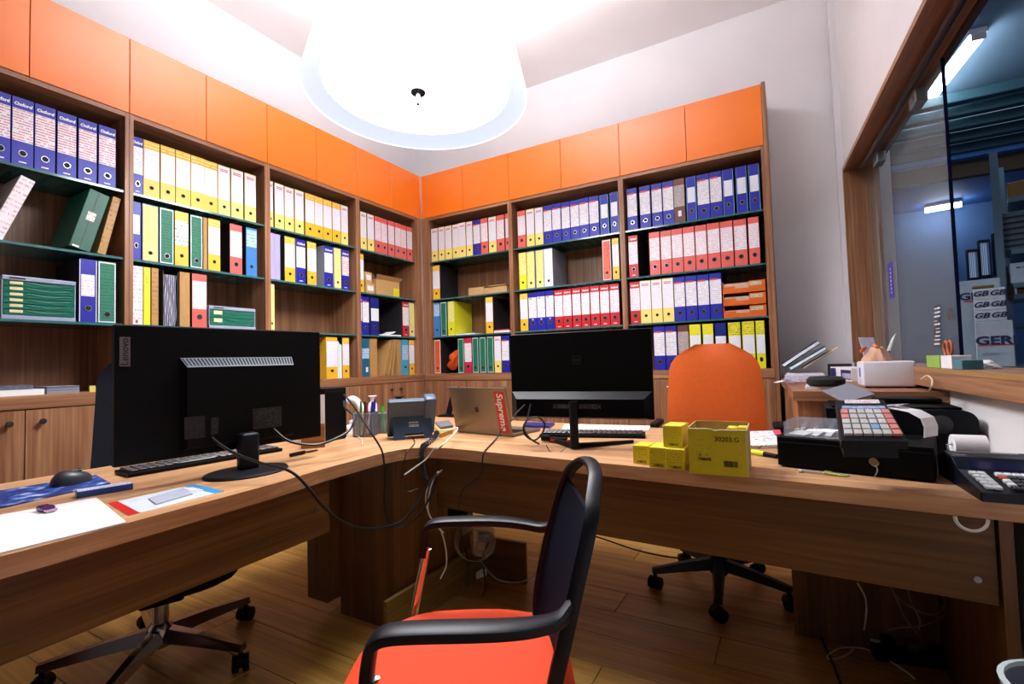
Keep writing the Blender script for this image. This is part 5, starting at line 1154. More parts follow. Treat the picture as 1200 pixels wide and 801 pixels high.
ci = cf @ Vector((L*0.62, D-0.075, 0)); small_box('small yellow carton standing inside the open carton', Vector((ci.x, ci.y, 0)), -0.02, 0.027, 0.055, 0.128, Z0+0.0035)
ci = cf @ Vector((L*0.80, D-0.075, 0)); small_box('small yellow carton inside the open carton against its side', Vector((ci.x, ci.y, 0)), -0.02, 0.027, 0.055, 0.130, Z0+0.0035)
# notes and highlighter
slabq('note_pad', 'white note pad with colour sketches behind the highlighter', 'notepad', [(876, 505), (908, 504), (913, 521), (876, 522)], Z0, 0.012, None)
o = scene.objects['note_pad']; m, t_, bs = nt('sketch_paper'); vn = t_.nodes.new('ShaderNodeTexNoise'); vn.inputs['Scale'].default_value = 35; rr = t_.nodes.new('ShaderNodeValToRGB'); rr.color_ramp.interpolation = 'CONSTANT'; e = rr.color_ramp.elements
e[0].color = (*lin('ecebf0'), 1); e[1].color = (*lin('4aa868'), 1); e[1].position = 0.62
for p_, c_ in ((0.66, 'ecebf0'), (0.36, 'ecebf0'), (0.30, 'd07a3a'), (0.34, '6a4a5a')):
    q = e.new(p_); q.color = (*lin(c_), 1)
tc = t_.nodes.new('ShaderNodeTexCoord'); t_.links.new(tc.outputs['Object'], vn.inputs['Vector']); t_.links.new(vn.outputs['Fac'], rr.inputs[0]); t_.links.new(rr.outputs[0], bs.inputs['Base Color']); o.data.materials.clear(); o.data.materials.append(m)
slabq('pink_pad', 'pink edged pad lying under the white note pad corner', 'notepad', [(905, 503), (914, 503), (916, 508), (908, 509)], Z0+0.013, 0.002, pm('pink_edge', 'd04a6a', 0.5))
a, b_ = PZ(872, 530, Z0), PZ(911, 537.5, Z0); t = thing_m('highlighter', 'yellow highlighter pen with black cap beside the cash drawer', 'highlighter', frame((a.x, a.y, Z0+0.009), b_-a)); L = (b_-a).length
MB().cyl((0, 0, 0), (L*0.63, 0, 0), 0.009, seg=14).build('barrel', pm('highlighter_yellow', 'd6e61e', 0.35), t, smooth=True); MB().cyl((L*0.631, 0, 0), (L, 0, 0), 0.0088, 0.0075, seg=14).build('cap', BLACKP, t, smooth=True)
# cash drawer
A, B = PZ(911.5, 546, Z0), PZ(1097, 566.5, Z0); df = frame((A.x, A.y, Z0), B-A); L = (B-A).length; HD = 0.094
t = thing_m('cash_till', 'black metal cash till box with key in its lock', 'cash till', df)
CBX = pm('drawer_black', '060607', 0.55, var=0.1, scale=300, spec=0.1)
MB().box(0, L, 0.004, 0.25, 0.004, HD, bev=0.002).build('drawer_case', CBX, t); MB().box(0.004, L-0.004, 0.0, 0.0035, 0.006, HD-0.014, bev=0.001, seg=1).build('drawer_front', CBX, t)
for x in (0.02, L-0.02): MB().cyl((x, 0.03, 0), (x, 0.03, 0.004), 0.01).build('rubber_foot', BLACKP, t)
kx = L*0.66
MB().cyl((kx, -0.004, 0.040), (kx, 0.0, 0.040), 0.010, seg=18).build('lock_barrel', STEEL, t, smooth=True)
ky = MB().cyl((kx-0.002, -0.014, 0.046), (kx-0.002, -0.011, 0.046), 0.011, seg=14).box(kx-0.0015, kx+0.0015, -0.012, -0.004, 0.036, 0.044).build('key', pm('brass', 'b9a27a', 0.25, 1.0), t)
MB().tube([(kx, -0.012, 0.036), (kx+0.006, -0.012, 0.026), (kx+0.002, -0.012, 0.010), (kx-0.002, -0.011, 0.004)], 0.002).build('spare_key', STEEL, ky)
ZT = Z0+HD
# clear coin tray on the drawer
tf = df @ Matrix.Translation((0.015, 0.03, HD+0.0005))
t = thing_m('coin_tray', 'clear plastic coin tray with white slips on the cash drawer', 'tray', tf)
CLR = clearmat('clear_acrylic', 'd9dde8', 0.28, 0.06, 0.6); W_, D_ = 0.155, 0.17
MB().box(0, W_, 0, D_, 0, 0.002).build('tray_floor', CLR, t)
MB().box(0, 0.002, 0, D_, 0.0021, 0.045).box(W_-0.002, W_, 0, D_, 0.0021, 0.035).box(0.0021, W_-0.0021, D_-0.002, D_, 0.0021, 0.045).box(0.0021, W_-0.0021, 0, 0.002, 0.0021, 0.022).build('tray_wall', CLR, t)
for k in range(1, 4): MB().box(k*W_/4-0.001, k*W_/4+0.001, D_*0.4, D_-0.0021, 0.0021, 0.032).build('divider', CLR, t)
for k in range(3): MB().ribbon([(0.03+k*0.035, 0.02+0.01*k, 0.004), (0.05+k*0.03, 0.05, 0.012+0.004*k), (0.075+k*0.026, 0.09, 0.010+0.004*k)], (0.05, -0.02, 0), 0.001).build('paper_slip', PAPER, t)
for k in range(8): MB().box(0.01+0.018*k, 0.022+0.018*k, D_*0.55+0.004*(k % 3), D_*0.55+0.03, 0.0025, 0.012+0.003*(k % 2)).build('coin_roll', pm('coin_paper', 'cfcabc', 0.5), t)
# cash register keypad
n0, n1 = PZ(986, 516, 0.885), PZ(1065, 517, 0.885); f0, f1 = PZ(976, 468.5, 0.965), PZ(1036, 470, 0.965)
xd = (n1-n0); yd = ((f0+f1)/2-(n0+n1)/2); wN = xd.length; dN = yd.length
rm = frame(n0, xd, xd.cross(yd)); t = thing_m('cash_register', 'black cash register keypad with grey and red keys on the drawer', 'cash register', rm)
sh = (rm.inverted() @ f0).x
def qd(x, y): return (x*wN + sh*y*1.0 + 0.0, y*dN)     # skewed plan
def qx(x, y): 
    w_ = wN*(1-y)+(f1-f0).length*y; return (sh*y+x*w_, y*dN)
def cell(name, x0, x1, y0, y1, z0, z1, mat, par): 
    return MB().prism([qx(x0, y0), qx(x1, y0), qx(x1, y1), qx(x0, y1)], z0, z1, bev=0.0008 if z1-z0 > 0.004 else 0).build(name, mat, par)
cell('register_body', 0, 1, 0, 1, -0.022, 0, DARKP, t)
cell('top_display', 0.18, 0.88, 0.885, 0.985, 0.0002, 0.003, scribble('register_label', 'e6dede', 'b05050', 200, 0.5, ax=('X', 'Y')), t)
cell('card_slot', 0.10, 0.93, 0.74, 0.82, 0.0002, 0.003, scribble('register_strip', '8a9ac8', 'e6e6f0', 160, 0.5, ax=('X', 'Y')), t)
KG, KR, KBL = pm('key_grey', 'c9c7c6', 0.4), pm('key_red', 'd98a80', 0.4), pm('key_blue', '8fb0d8', 0.4)
for r in range(5):
    for c_ in range(6):
        x0 = 0.06+c_*0.152; y0 = 0.10+r*0.122
        mat = KR if (c_ == 5 or (c_ == 0 and r >= 3)) else (KBL if (c_ == 3 and r == 1) else KG)
        cell('register_key', x0, x0+0.128, y0, y0+0.10, 0.0003, 0.008, mat, t)
b_ = (rm.inverted())
zl = ZT
# supporting wedge under the keypad
q = [rm @ Vector((*qx(0.06, 0.22), -0.0225)), rm @ Vector((*qx(0.94, 0.22), -0.0225)), rm @ Vector((*qx(0.94, 0.94), -0.0225)), rm @ Vector((*qx(0.06, 0.94), -0.0225))]
b = MB(); lo = [Vector((p.x, p.y, zl+0.001)) for p in q]; ri = rm.inverted(); q = [ri @ p for p in q]; lo = [ri @ p for p in lo]
b.poly(q); b.poly(lo[::-1])
for i in range(4): b.poly([lo[i], lo[(i+1) % 4], q[(i+1) % 4], q[i]])
b.build('register_stand', DARKP, t)
# curled receipt paper behind register
p = PZ(1072, 500, 0.845); t = thing('receipt_strip', 'curled white receipt paper strip behind the cash register', 'receipt', (3.30, -1.63, ZT+0.0005))
MB().ribbon([(-0.05, 0.09, 0.085), (-0.02, 0.075, 0.080), (0.02, 0.05, 0.072), (0.045, 0.025, 0.055), (0.050, 0.01, 0.03), (0.046, 0.0, 0.0)], Vector((0.045, 0.065, 0)), 0.0012).build('strip', PAPER, t)
MB().ribbon([(-0.055, 0.06, 0.076), (-0.03, 0.08, 0.088), (0.0, 0.085, 0.090)], Vector((0.03, 0.05, 0)), 0.0012).build('loose_end', pm('lilac_paper', 'd5cbe6', 0.6), t)
# inkjet printer
pt = thing('printer', 'black multifunction printer standing against the window wall', 'printer', (0, 0, Z0))
yf = -1.525; xr = wallx(yf, 0.04)-0.012; xl = xr-0.40
NAV = pm('printer_navy', '070b16', 0.4, var=0.08, spec=0.2)
b = MB(); prof = [(xl, 0.0), (xr, 0.0), (xr, 0.13)] + [(xr-0.035+0.035*math.cos(a), 0.13+0.035*math.sin(a)) for a in [R90*k/6 for k in range(1, 7)]] + [(xl, 0.165)]
b.prism(prof, 0, 0.28, m=Matrix.Translation((0, yf+0.28, 0)) @ Matrix.Rotation(R90, 4, 'X')); b.build('printer_body', NAV, pt)
MB().box(xl+0.02, xr-0.03, yf+0.03, yf+0.27, 0.1655, 0.172, bev=0.002).build('scanner_lid', BLACKP, pt)
q = MB().box(0, 0.10, 0, 0.20, 0, 0.005, bev=0.001, seg=1).build('feed_flap', pm('flap_grey', '7a7c88', 0.35), pt, (xl+0.06, yf+0.05, 0.178), (0.15, -0.3, 0.25))
MB().box(xl+0.16, xr-0.05, yf+0.16, yf+0.26, 0.1725, 0.19, bev=0.006).build('paper_guide', BLACKP, pt)
MB().prism([(xr-0.09+0.03*math.cos(a), 0.12+0.03*math.sin(a)) for a in [2*math.pi*k/16 for k in range(16)]], 0, 0.001, m=Matrix.Translation((0, yf-0.0003, 0)) @ Matrix.Rotation(R90, 4, 'X')).build('front_recess', BLACKG, pt)
# printing calculator
A, B = PZ(1150, 587.5, Z0), PZ(1210, 594.5, Z0); cfm = frame((A.x, A.y, Z0), Vector((1, 0.06, 0)))
t = thing_m('printing_calculator', 'navy printing calculator with paper roll and white keys', 'calculator', cfm)
Wc, Dc = 0.17, 0.30
side = [(0, 0.0), (Dc, 0.0), (Dc, 0.055), (Dc*0.80, 0.078), (Dc*0.62, 0.072), (Dc*0.50, 0.045), (0.0, 0.022)]
rot = Matrix(((0, 0, 1, 0), (1, 0, 0, 0), (0, 1, 0, 0), (0, 0, 0, 1)))
MB().prism(side, 0, Wc, bev=0.003, m=rot).build('calculator_body', pm('calc_navy', '0a1020', 0.4, spec=0.25), t)
def ztop(y):
    for (ya, za), (yb, zb_) in zip(reversed(side[2:]), list(reversed(side[2:]))[1:]):
        if ya <= y <= yb: return za+(zb_-za)*(y-ya)/(yb-ya)
    return 0.02
WK, OK_, BK = pm('calc_key_white', 'dfe6ea', 0.35), pm('calc_key_orange', 'cc5a2a', 0.35), pm('calc_key_black', '181b24', 0.3)
kang = math.atan2(0.045-0.022, Dc*0.5)
keym = MB().box(-0.0075, 0.0075, -0.008, 0.008, 0, 0.008, bev=0.0015, seg=1)
kmesh = {}
kb_ = keym.bm
for nm, mt in (('w', WK), ('o', OK_), ('b', BK)):
    kmesh[nm] = MB().box(-0.0075, 0.0075, -0.008, 0.008, 0, 0.008, bev=0.0015, seg=1).mesh('calc_key', mt)
kb_.free()
for r in range(5):
    for c_ in range(9):
        y = 0.025+r*0.022; x = 0.022+c_*0.0165
        kk = 'w' if c_ in (0, 1) or (c_ == 3 and r in (1, 2)) or r == 4 else ('o' if c_ == 3 and r == 3 else 'b')
        if c_ == 2: continue
        link('calc_key', kmesh[kk], t, (x, y, ztop(y)+0.0005), (kang, 0, 0))
ds = MB().box(0.03, Wc-0.02, 0, 0.001, 0, 0.028).build('display', pm('calc_display', '131a3a', 0.15), t, (0, Dc*0.505, 0.0475), (-0.93, 0, 0))
text('lettering', 'LOGOS', 0.008, TEXTW, t, (0.022, Dc*0.66, 0.0755), (0.1, 0, 0))
MB().box(0.02, Wc-0.02, Dc*0.75, Dc*0.77, 0.0755, 0.079).build('tear_bar', STEEL, t)
MB().lathe([(0.008, -0.036), (0.030, -0.036), (0.030, 0.036), (0.008, 0.036), (0.008, -0.036)], 28, Matrix.Translation((0.066, Dc*0.93, 0.088)) @ Matrix.Rotation(R90, 4, 'Y')).build('paper_roll', PAPER, t, smooth=True)
MB().tube([(0.022, Dc*0.93, 0.055), (0.018, Dc*0.93, 0.088), (0.032, Dc*0.93, 0.088)], 0.0022, sub=2).build('roll_holder', STEEL, t)
# stylus with rubber band in front of the drawer
a, b_ = PZ(936, 553, Z0), PZ(1030, 562, Z0); b2 = a.lerp(b_, 0.66); t = thing_m('stylus', 'clear stylus with yellow green band lying before the cash drawer', 'pen', frame((a.x, a.y, Z0+0.005), b2-a)); L = (b2-a).length
MB().cyl((0.008, 0, 0), (L, 0, 0), 0.0035, seg=10).build('barrel', clearmat('stylus_clear', 'aeb0b8', 0.8, 0.2), t); MB().cyl((0, 0, 0), (0.008, 0, 0), 0.0048, seg=10).build('tip', WHITEP, t)
MB().tube([(L*0.5, -0.006, 0), (L*0.55, 0.004, 0.005), (L*0.7, 0.006, 0), (L*0.95, 0.004, -0.002), (L*0.9, -0.005, -0.002), (L*0.6, -0.006, 0.0)], 0.0022).build('rubber_band', pm('band_yellow', 'c6d21e', 0.45), t)
# cable ring under the desk edge
o = MB().tube([(0.03*math.cos(a), 0, 0.03*math.sin(a)) for a in [math.pi*k/8 for k in range(8, 17)]], 0.004).build('cable_ring', CWHT); o.location = PD(1138, 605, 1.17); o.location.z = DZ-DT-0.0; tag(o, 'beige cable loop hanging below the desk top beside the wall', 'cable')
# ================================================================== THINGS ON THE SIDE CABINET AND SILL
ZC = CT+0.0005
def wrel(u, v, z): return PZ(u, v, z)
# white label printer box
A, B = PZ(1012, 454.5, ZC), PZ(1076, 455, ZC); L = (B-A).length
t = thing_m('white_power_box', 'white rounded box device with blue mark on the side cabinet', 'device', frame((A.x, A.y, ZC), Vector((1, 0.02, 0))))
WBX = pm('white_device', 'e9e6f0', 0.32, var=0.015)
MB().box(0, L, 0, 0.17, 0.006, 0.112, bev=0.008, seg=3).build('device_body', WBX, t, smooth=True)
MB().box(-0.0008, 0.0, 0.06, 0.10, 0.045, 0.085).build('blue_mark', pm('mark_blue', '3a4fae', 0.4), t)
for x in (0.02, L-0.02): MB().box(x-0.01, x+0.01, 0.02, 0.04, 0, 0.006).build('device_foot', BLACKP, t)
cable('device_cable', 'cream cable arching from the white device behind the printer', [PZ(1079, 444, ZC+0.05), PZ(1086, 440, ZC+0.06), PZ(1092, 444, ZC+0.05), PZ(1092, 452, ZC+0.03), PZ(1089, 457, ZC+0.01)], 0.003, pm('cable_cream', 'd8cfae', 0.5))
# blue and white carton
A, B = PZ(974, 444, ZC), PZ(998, 447, ZC); t = thing_m('label_carton', 'white carton with dark blue stripes beside the white device', 'box', frame((A.x, A.y, ZC), B-A)); L = (B-A).length
MB().box(0, L, 0, 0.12, 0, 0.072, bev=0.001, seg=1).build('carton_body', PAPER, t); MB().box(0.004, L*0.28, -0.0006, 0, 0.006, 0.066).build('stripe', pm('stripe_navy', '26216e', 0.4), t); MB().box(L*0.52, L-0.004, -0.0006, 0, 0.008, 0.060).build('label_block', pm('stripe_navy', '26216e', 0.4), t); MB().box(L*0.6, L-0.008, -0.0012, -0.0007, 0.014, 0.042).build('label_paper', scribble('carton_lbl', 'b9bcd0', '50506a', 160, 0.5), t)
# black pouch on white pad
A, B = PZ(943, 457, ZC), PZ(992, 457.5, ZC); L = (B-A).length
slabq('white_pad', 'white pad lying under the black mesh pouch', 'notepad', [(943, 453), (992, 453), (990, 447), (948, 446)], ZC, 0.012, WHITEP)
t = thing_m('mesh_pouch', 'black rounded mesh pouch lying on the white pad', 'pouch', frame((A.x, A.y+0.025, ZC+0.0125), B-A))
soft_seat(L*0.98, 0.13, 0.042, 12, 8, 2.6, 0.0).build('pouch_body', pm('pouch_black', '0c0c10', 0.7, var=0.3, scale=350), t, (L/2, 0.07, 0.021), None, True)
# stack of papers and magazines
slab('magazine_stack', 'stack of magazines on the side cabinet behind the crumpled papers', 'magazines', [(2.945, -0.42), (3.155, -0.44), (3.175, 0.10), (2.955, 0.12)], ZC, 0.018, scribble('magazine_edges', 'cfc8d8', '9a6a9a', 500, 0.6))
slab('magazine_stack', 'thin magazines lying on top of the magazine stack', 'magazines', [(2.95, -0.41), (3.14, -0.42), (3.155, 0.09), (2.96, 0.10)], ZC+0.0185, 0.016, scribble('magazine_edges2', 'd8d4de', '8a86a8', 500, 0.6))
t = thing('crumpled_papers', 'crumpled white and blue papers at the cabinet edge', 'papers', (2.975, -0.62, ZC))
for k in range(5): MB().ribbon([(-0.07+0.022*k, 0.01*k, 0.004+0.003*k), (-0.03+0.022*k, 0.012+0.004*k, 0.014+0.002*(k % 2)), (0.01+0.018*k, 0.01*k-0.01, 0.005+0.003*k)], (0.01*(k-2), 0.06, 0.0), 0.001).build('paper_scrap', [PAPER, pm('blue_scrap', '4a5aae', 0.5), PAPER, pm('lilac_scrap', 'a8a0c8', 0.5), PAPER][k], t)
# leaning blue folders and manila envelope against the wall
def leaning(label, u0, v0, u1, v1, th_, mat, yy, name='folder', cat_='folder', dep=0.23):
    P0, P1 = PY(u0, v0, yy), PY(u1, v1, yy); d = P1-P0; t = thing_m(name, label, cat_, frame(P0, d, Vector((-d.z, 0, d.x)) if d.x > 0 else None))
    MB().box(0, d.length, 0, dep, 0, th_, bev=0.001, seg=1).build('folder_cover', mat, t); MB().box(0.003, d.length-0.003, -0.001, 0.0, th_*0.2, th_*0.75).build('page_edge', PAPER, t); return t
leaning('dark blue ring folder leaning up on the side cabinet', 919, 430.5, 962, 402.5, 0.030, pm('folder_navy', '17355e', 0.4), -0.06, dep=0.2)
leaning('teal folder leaning beneath the dark blue one', 927, 434, 970, 409, 0.024, pm('folder_teal', '155a72', 0.4), -0.08, dep=0.2)
leaning('manila envelope leaning beneath the teal folder', 941, 433, 984, 407, 0.014, pm('manila', 'c29a4e', 0.6), -0.05, dep=0.2)
t = thing('prop_box', 'dark small box propping the leaning folders', 'box', (3.20, -0.02, ZC))
MB().box(-0.015, 0.10, 0.0, 0.15, 0, 0.085, bev=0.002).build('box_body', pm('prop_dark', '2c2836', 0.5), t); MB().box(0.0, 0.05, -0.0012, 0, 0.02, 0.045).build('white_label', PAPER, t)
# calendar, pink paper bird and card standing by the window sill
def sill_pt(s, off, z): p = WO+WD*s+WN*off; return Vector((p.x, p.y, z))
def on_sill(u, v, z=1.034): return PZ(u, v, z)
s_, z_ = WP(1012, 418, 0.12)
A = PD(1014, 422, 2.75); t = thing_m('desk_calendar', 'printed calendar card leaning beside the window jamb', 'calendar', frame(A, RT, Vector((-RT.y*0.2, 0.35, 1))))
MB().box(0, 0.085, 0, 0.004, 0, 0.14).build('calendar_card', scribble('calendar_print', 'd5cede', '8a7f9a', 140, 0.5), t)
MB().box(0.0, 0.085, 0.0045, 0.06, 0, 0.004).build('calendar_foot', pm('maroon_foot', '3a1a20', 0.5), t)
p = PZ(1041, 426, ZC+0.123); p = PD(1041, 424, 2.62)
t = thing('paper_bird', 'peach crumpled paper bag with orange ties on white device', 'bag', (PZ(1040, 440, ZC+0.1125).x, PZ(1040, 440, ZC+0.1125).y, ZC+0.1125))
t.location = (0.5*(PZ(1012, 454.5, ZC).x+PZ(1079, 455, ZC).x)-0.03, PZ(1045, 455, ZC).y+0.11, ZC+0.1125)
def bag2(u, v):
    a = u*2*math.pi; h_ = v; r = 0.042*(1-0.62*h_**1.6)*(1+0.10*math.sin(5*a+3*h_)+0.06*math.sin(9*a))
    return Vector((r*1.25*math.cos(a), r*math.sin(a), 0.062*h_))
b = MB(); nu, nv = 24, 8; V = [[b.bm.verts.new(bag2(i/nu, j/nv)) for j in range(nv+1)] for i in range(nu)]
for i in range(nu):
    for j in range(nv): b.bm.faces.new([V[i][j], V[(i+1) % nu][j], V[(i+1) % nu][j+1], V[i][j+1]])
b.bm.faces.new([V[i][0] for i in range(nu)][::-1]); b.bm.faces.new([V[i][nv] for i in range(nu)])
b.build('bag_body', pm('peach_paper', 'd9a88a', 0.6), t, smooth=True)
for k in (-1, 1): MB().lathe([(0.006, -0.008), (0.016, -0.006), (0.018, 0.0), (0.016, 0.006), (0.006, 0.008)], 12, Matrix.Translation((-0.024+0.024*k, -0.006, 0.056+0.004*k)) @ Matrix.Rotation(0.8*k, 4, 'Y')).build('orange_tie', pm('tie_orange', 'd0602a', 0.4), t, smooth=True)
MB().poly([(0.035, 0.02, 0.04), (0.05, 0.02, 0.045), (0.075, 0.03, 0.12), (0.06, 0.03, 0.10)]).build('white_card', PAPER, t)
# green and white carton, tin and scissors on the sill
for (u0, u1, v, hh, mat, lab, nm) in ((1085, 1101, 428.7, 0.045, pm('lime_carton', '8fb84a', 0.5), 'lime green small carton on the window sill', 'small_carton'), (1101.5, 1115, 429, 0.045, PAPER, 'white small carton beside the lime one on the sill', 'small_carton'), (1116, 1127, 429.3, 0.03, pm('teal_box', '3f7a8a', 0.4), 'teal small box at the sill beside the pane edge', 'small_carton')):
    s0 = WP(u0, v, -0.01)[0]; s1 = WP(u1, v, -0.01)[0]
    o = MB().box(0.012, 0.065, -s1+0.004, -s0-0.004, 1.0335, 1.0335+hh, bev=0.001, seg=1).build(nm, mat); o.matrix_world = WM; tag(o, lab, 'box')
s0 = WP(1094, 415, -0.04)[0]
o = thing_m('scissors', 'orange handled scissors behind the lime carton on the sill', 'scissors', WM @ Matrix.Translation((0.085, -s0, 1.034)))
for k in (-1, 1): MB().tube([(0, 0.022*k+0.02*math.cos(a), 0.07+0.028*math.sin(a)) for a in [2*math.pi*i/12 for i in range(13)]], 0.005, sub=1).build('finger_loop', pm('scissor_orange', 'b8603a', 0.4), o, smooth=True)
MB().tube([(0, 0.018, 0.045), (0, -0.008, 0.0)], 0.004, sub=1).tube([(0, -0.018, 0.045), (0, 0.008, 0.0)], 0.004, sub=1).build('blades', STEEL, o)
s0 = WP(1138, 425, -0.05)[0]
o = thing_m('tissue', 'crumpled white tissue lying on the window sill', 'tissue', WM @ Matrix.Translation((0.09, -s0, 1.034)))
b = MB(); nu, nv = 12, 5
V = [[b.bm.verts.new((0.03*math.cos(2*math.pi*i/nu)*(1-j/nv*0.7)*(1+0.3*math.sin(i*2.3+j)), 0.05*math.sin(2*math.pi*i/nu)*(1-j/nv*0.7)*(1+0.3*math.cos(i*1.7+j*2)), 0.028*j/nv)) for j in range(nv+1)] for i in range(nu)]
for i in range(nu):
    for j in range(nv): b.bm.faces.new([V[i][j], V[(i+1) % nu][j], V[(i+1) % nu][j+1], V[i][j+1]])
b.bm.faces.new([V[i][0] for i in range(nu)][::-1]); b.bm.faces.new([V[i][nv] for i in range(nu)]); b.build('tissue_body', PAPER, o, smooth=True)
# ================================================================== STOREROOM BEYOND THE SERVICE WINDOW
SX0, SX1, SY0, SY1, SZ1 = 3.62, 7.2, -4.5, 3.7, 3.15
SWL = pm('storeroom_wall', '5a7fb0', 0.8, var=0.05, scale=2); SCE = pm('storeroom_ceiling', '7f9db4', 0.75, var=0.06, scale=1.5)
def rbox(name, x0, x1, y0, y1, z0, z1, mat, label):
    o = MB().box(x0, x1, y0, y1, z0, z1).build(name, mat); return tag(o, label, kind='structure')
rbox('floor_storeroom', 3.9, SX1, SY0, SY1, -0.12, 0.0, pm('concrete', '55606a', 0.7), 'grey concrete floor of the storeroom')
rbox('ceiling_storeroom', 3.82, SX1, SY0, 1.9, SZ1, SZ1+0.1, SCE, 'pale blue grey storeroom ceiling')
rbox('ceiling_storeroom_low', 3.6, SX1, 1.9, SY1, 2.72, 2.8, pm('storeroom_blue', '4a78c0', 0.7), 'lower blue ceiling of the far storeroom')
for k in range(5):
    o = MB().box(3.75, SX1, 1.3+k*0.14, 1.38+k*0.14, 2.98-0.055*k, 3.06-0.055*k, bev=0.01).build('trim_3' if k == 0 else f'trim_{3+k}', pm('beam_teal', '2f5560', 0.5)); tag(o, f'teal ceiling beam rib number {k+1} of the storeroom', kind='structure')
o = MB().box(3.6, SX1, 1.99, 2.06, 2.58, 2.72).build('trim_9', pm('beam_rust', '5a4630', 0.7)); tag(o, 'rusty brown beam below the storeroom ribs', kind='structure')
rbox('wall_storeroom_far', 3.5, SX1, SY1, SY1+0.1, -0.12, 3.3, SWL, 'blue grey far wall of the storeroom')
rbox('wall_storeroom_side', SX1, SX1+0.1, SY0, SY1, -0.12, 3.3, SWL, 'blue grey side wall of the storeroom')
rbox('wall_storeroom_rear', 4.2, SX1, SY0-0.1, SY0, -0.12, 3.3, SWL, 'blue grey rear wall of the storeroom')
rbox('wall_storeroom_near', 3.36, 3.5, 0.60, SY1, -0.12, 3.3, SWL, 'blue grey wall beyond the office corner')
# fluorescent fitting
A, B = PZ(1083, 126, 3.08), PZ(1147, 44, 3.08)
d = B-A; t = thing_m('fluorescent_light', 'long glowing fluorescent light on the storeroom ceiling', 'light', frame((A.x, A.y, 3.08), d)); L = d.length
MB().box(0, L, -0.05, 0.05, 0.03, 0.068, bev=0.006).build('light_housing', WHITEP, t)
MB().prism([(-0.036, 0.029), (0.036, 0.029), (0.032, -0.002), (0.016, -0.014), (-0.016, -0.014), (-0.032, -0.002)], 0.01, L-0.01, m=Matrix(((0, 0, 1, 0), (1, 0, 0, 0), (0, 1, 0, 0), (0, 0, 0, 1)))).build('light_diffuser', emis('fluorescent', 'eaf4ff', TUBE_EMIT), t)
for k in range(2):  # second copy is an added lamp out of view that brightens the storeroom
    t2 = thing_m('fluorescent_light', ['small looking fluorescent light below the low blue storeroom ceiling', 'added unseen fluorescent light at the rear of the storeroom ceiling'][k], 'light', frame((A.x+1.3, A.y-1.6-0.3, 3.08), d) if k else frame((PY(1086, 285, 3.45).x, 3.45, 2.65), Vector((1, -0.25, 0))) @ Matrix.Diagonal((0.32, 1, 1, 1)))
    for ch in list(t.children): o = ch.copy(); col.objects.link(o); o.parent = t2
for x in (0.0, L): MB().box(x-0.006, x+0.006, -0.037, 0.037, -0.0145, 0.03, bev=0.004).build('end_cap', WHITEP, t)
# far windows with bars, daylit
D = 7.2
def farq(u0, v0, u1, v1, Y): return PY(u0, v0, Y), PY(u1, v1, Y)
DAY = emis('daylight_pane', 'a8c4f2', 0.7)
for k, (u0, u1, v0, v1) in enumerate(((1134, 1146, 296, 325), (1147.5, 1160, 285, 322), (1164, 1175.5, 277, 318))):
    Pa, Pb = farq(u0, v0, u1, v1, SY1-0.05)
    t = struct(f'window_{2+k}', f'daylit barred storeroom window number {k+1} from the open pane')
    MB().box(Pa.x, Pb.x, SY1-0.03, SY1-0.02, Pb.z, Pa.z).build('pane', DAY, t)
    b = MB()
    for (x0, x1, z0, z1) in ((Pa.x-0.012, Pa.x, Pb.z-0.03, Pa.z+0.03), (Pb.x, Pb.x+0.012, Pb.z-0.03, Pa.z+0.03), (Pa.x, Pb.x, Pa.z, Pa.z+0.03), (Pa.x, Pb.x, Pb.z-0.03, Pb.z)): b.box(x0, x1, SY1-0.08, SY1-0.015, z0, z1)
    b.build('window_frame', pm('dark_frame', '141c30', 0.5), t)
    n = 6
    for i in range(1, n): MB().cyl((Pa.x+(Pb.x-Pa.x)*i/n, SY1-0.06, Pb.z), (Pa.x+(Pb.x-Pa.x)*i/n, SY1-0.06, Pa.z), 0.004, seg=6).build('window_bar', pm('bar_grey', '6a7a98', 0.5), t)
# metal rack with boxes; its front plane faces the office window
RK = pm('rack_metal', '6f8796', 0.45, 0.4)
RA = math.radians(15.3); RX = Vector((math.cos(RA), -math.sin(RA), 0)); RY = Vector((math.sin(RA), math.cos(RA), 0))
RO = Vector((2.985+4.3*math.sin(RA)/math.cos(RA), 0.73, 0))
def RP(u, v, yo=0.0): return PP(u, v, RO+RY*yo, RY)
o0 = RP(1172, 300); o0.z = 0; zt = RP(1175, 195).z
rack = thing('storage_rack', 'grey metal storage rack with cartons in the storeroom', 'rack', o0, -RA)
W = 1.7
for (x, y) in ((0, 0), (W, 0), (0.03, 0.42), (W, 0.42)): MB().box(x-0.02, x+0.02, y-0.02, y+0.02, 0, zt+0.1).build('upright', RK, rack)
lv = [RP(1190, 424).z-0.02, RP(1190, 378).z, RP(1190, 328).z-0.02, RP(1190, 292).z, RP(1190, 231).z, RP(1190, 345).z]
for z in lv: MB().box(0.051, W-0.021, -0.02, 0.44, z-0.03, z).build('rack_shelf', RK, rack)
def rbx(label, u0, u1, v0, v1, mat, yo=0.0, dep=0.35, name='carton', txt=None, z=None):
    P0, P1 = RP(u0, v1, yo), RP(u1, v0, yo); zb_ = P0.z if z is None else z
    t = thing(name, label, 'box', (P0.x, P0.y, zb_), -RA); w_ = (P1-P0).dot(RX); h_ = P1.z-P0.z
    MB().box(0, w_, 0, dep, 0, h_, bev=0.003, seg=1).build('carton_body', mat, t); return t, w_, h_
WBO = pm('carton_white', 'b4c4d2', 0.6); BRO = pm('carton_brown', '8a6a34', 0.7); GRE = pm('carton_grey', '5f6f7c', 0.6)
TNV = pm('print_navy', '1c2a5c', 0.5)
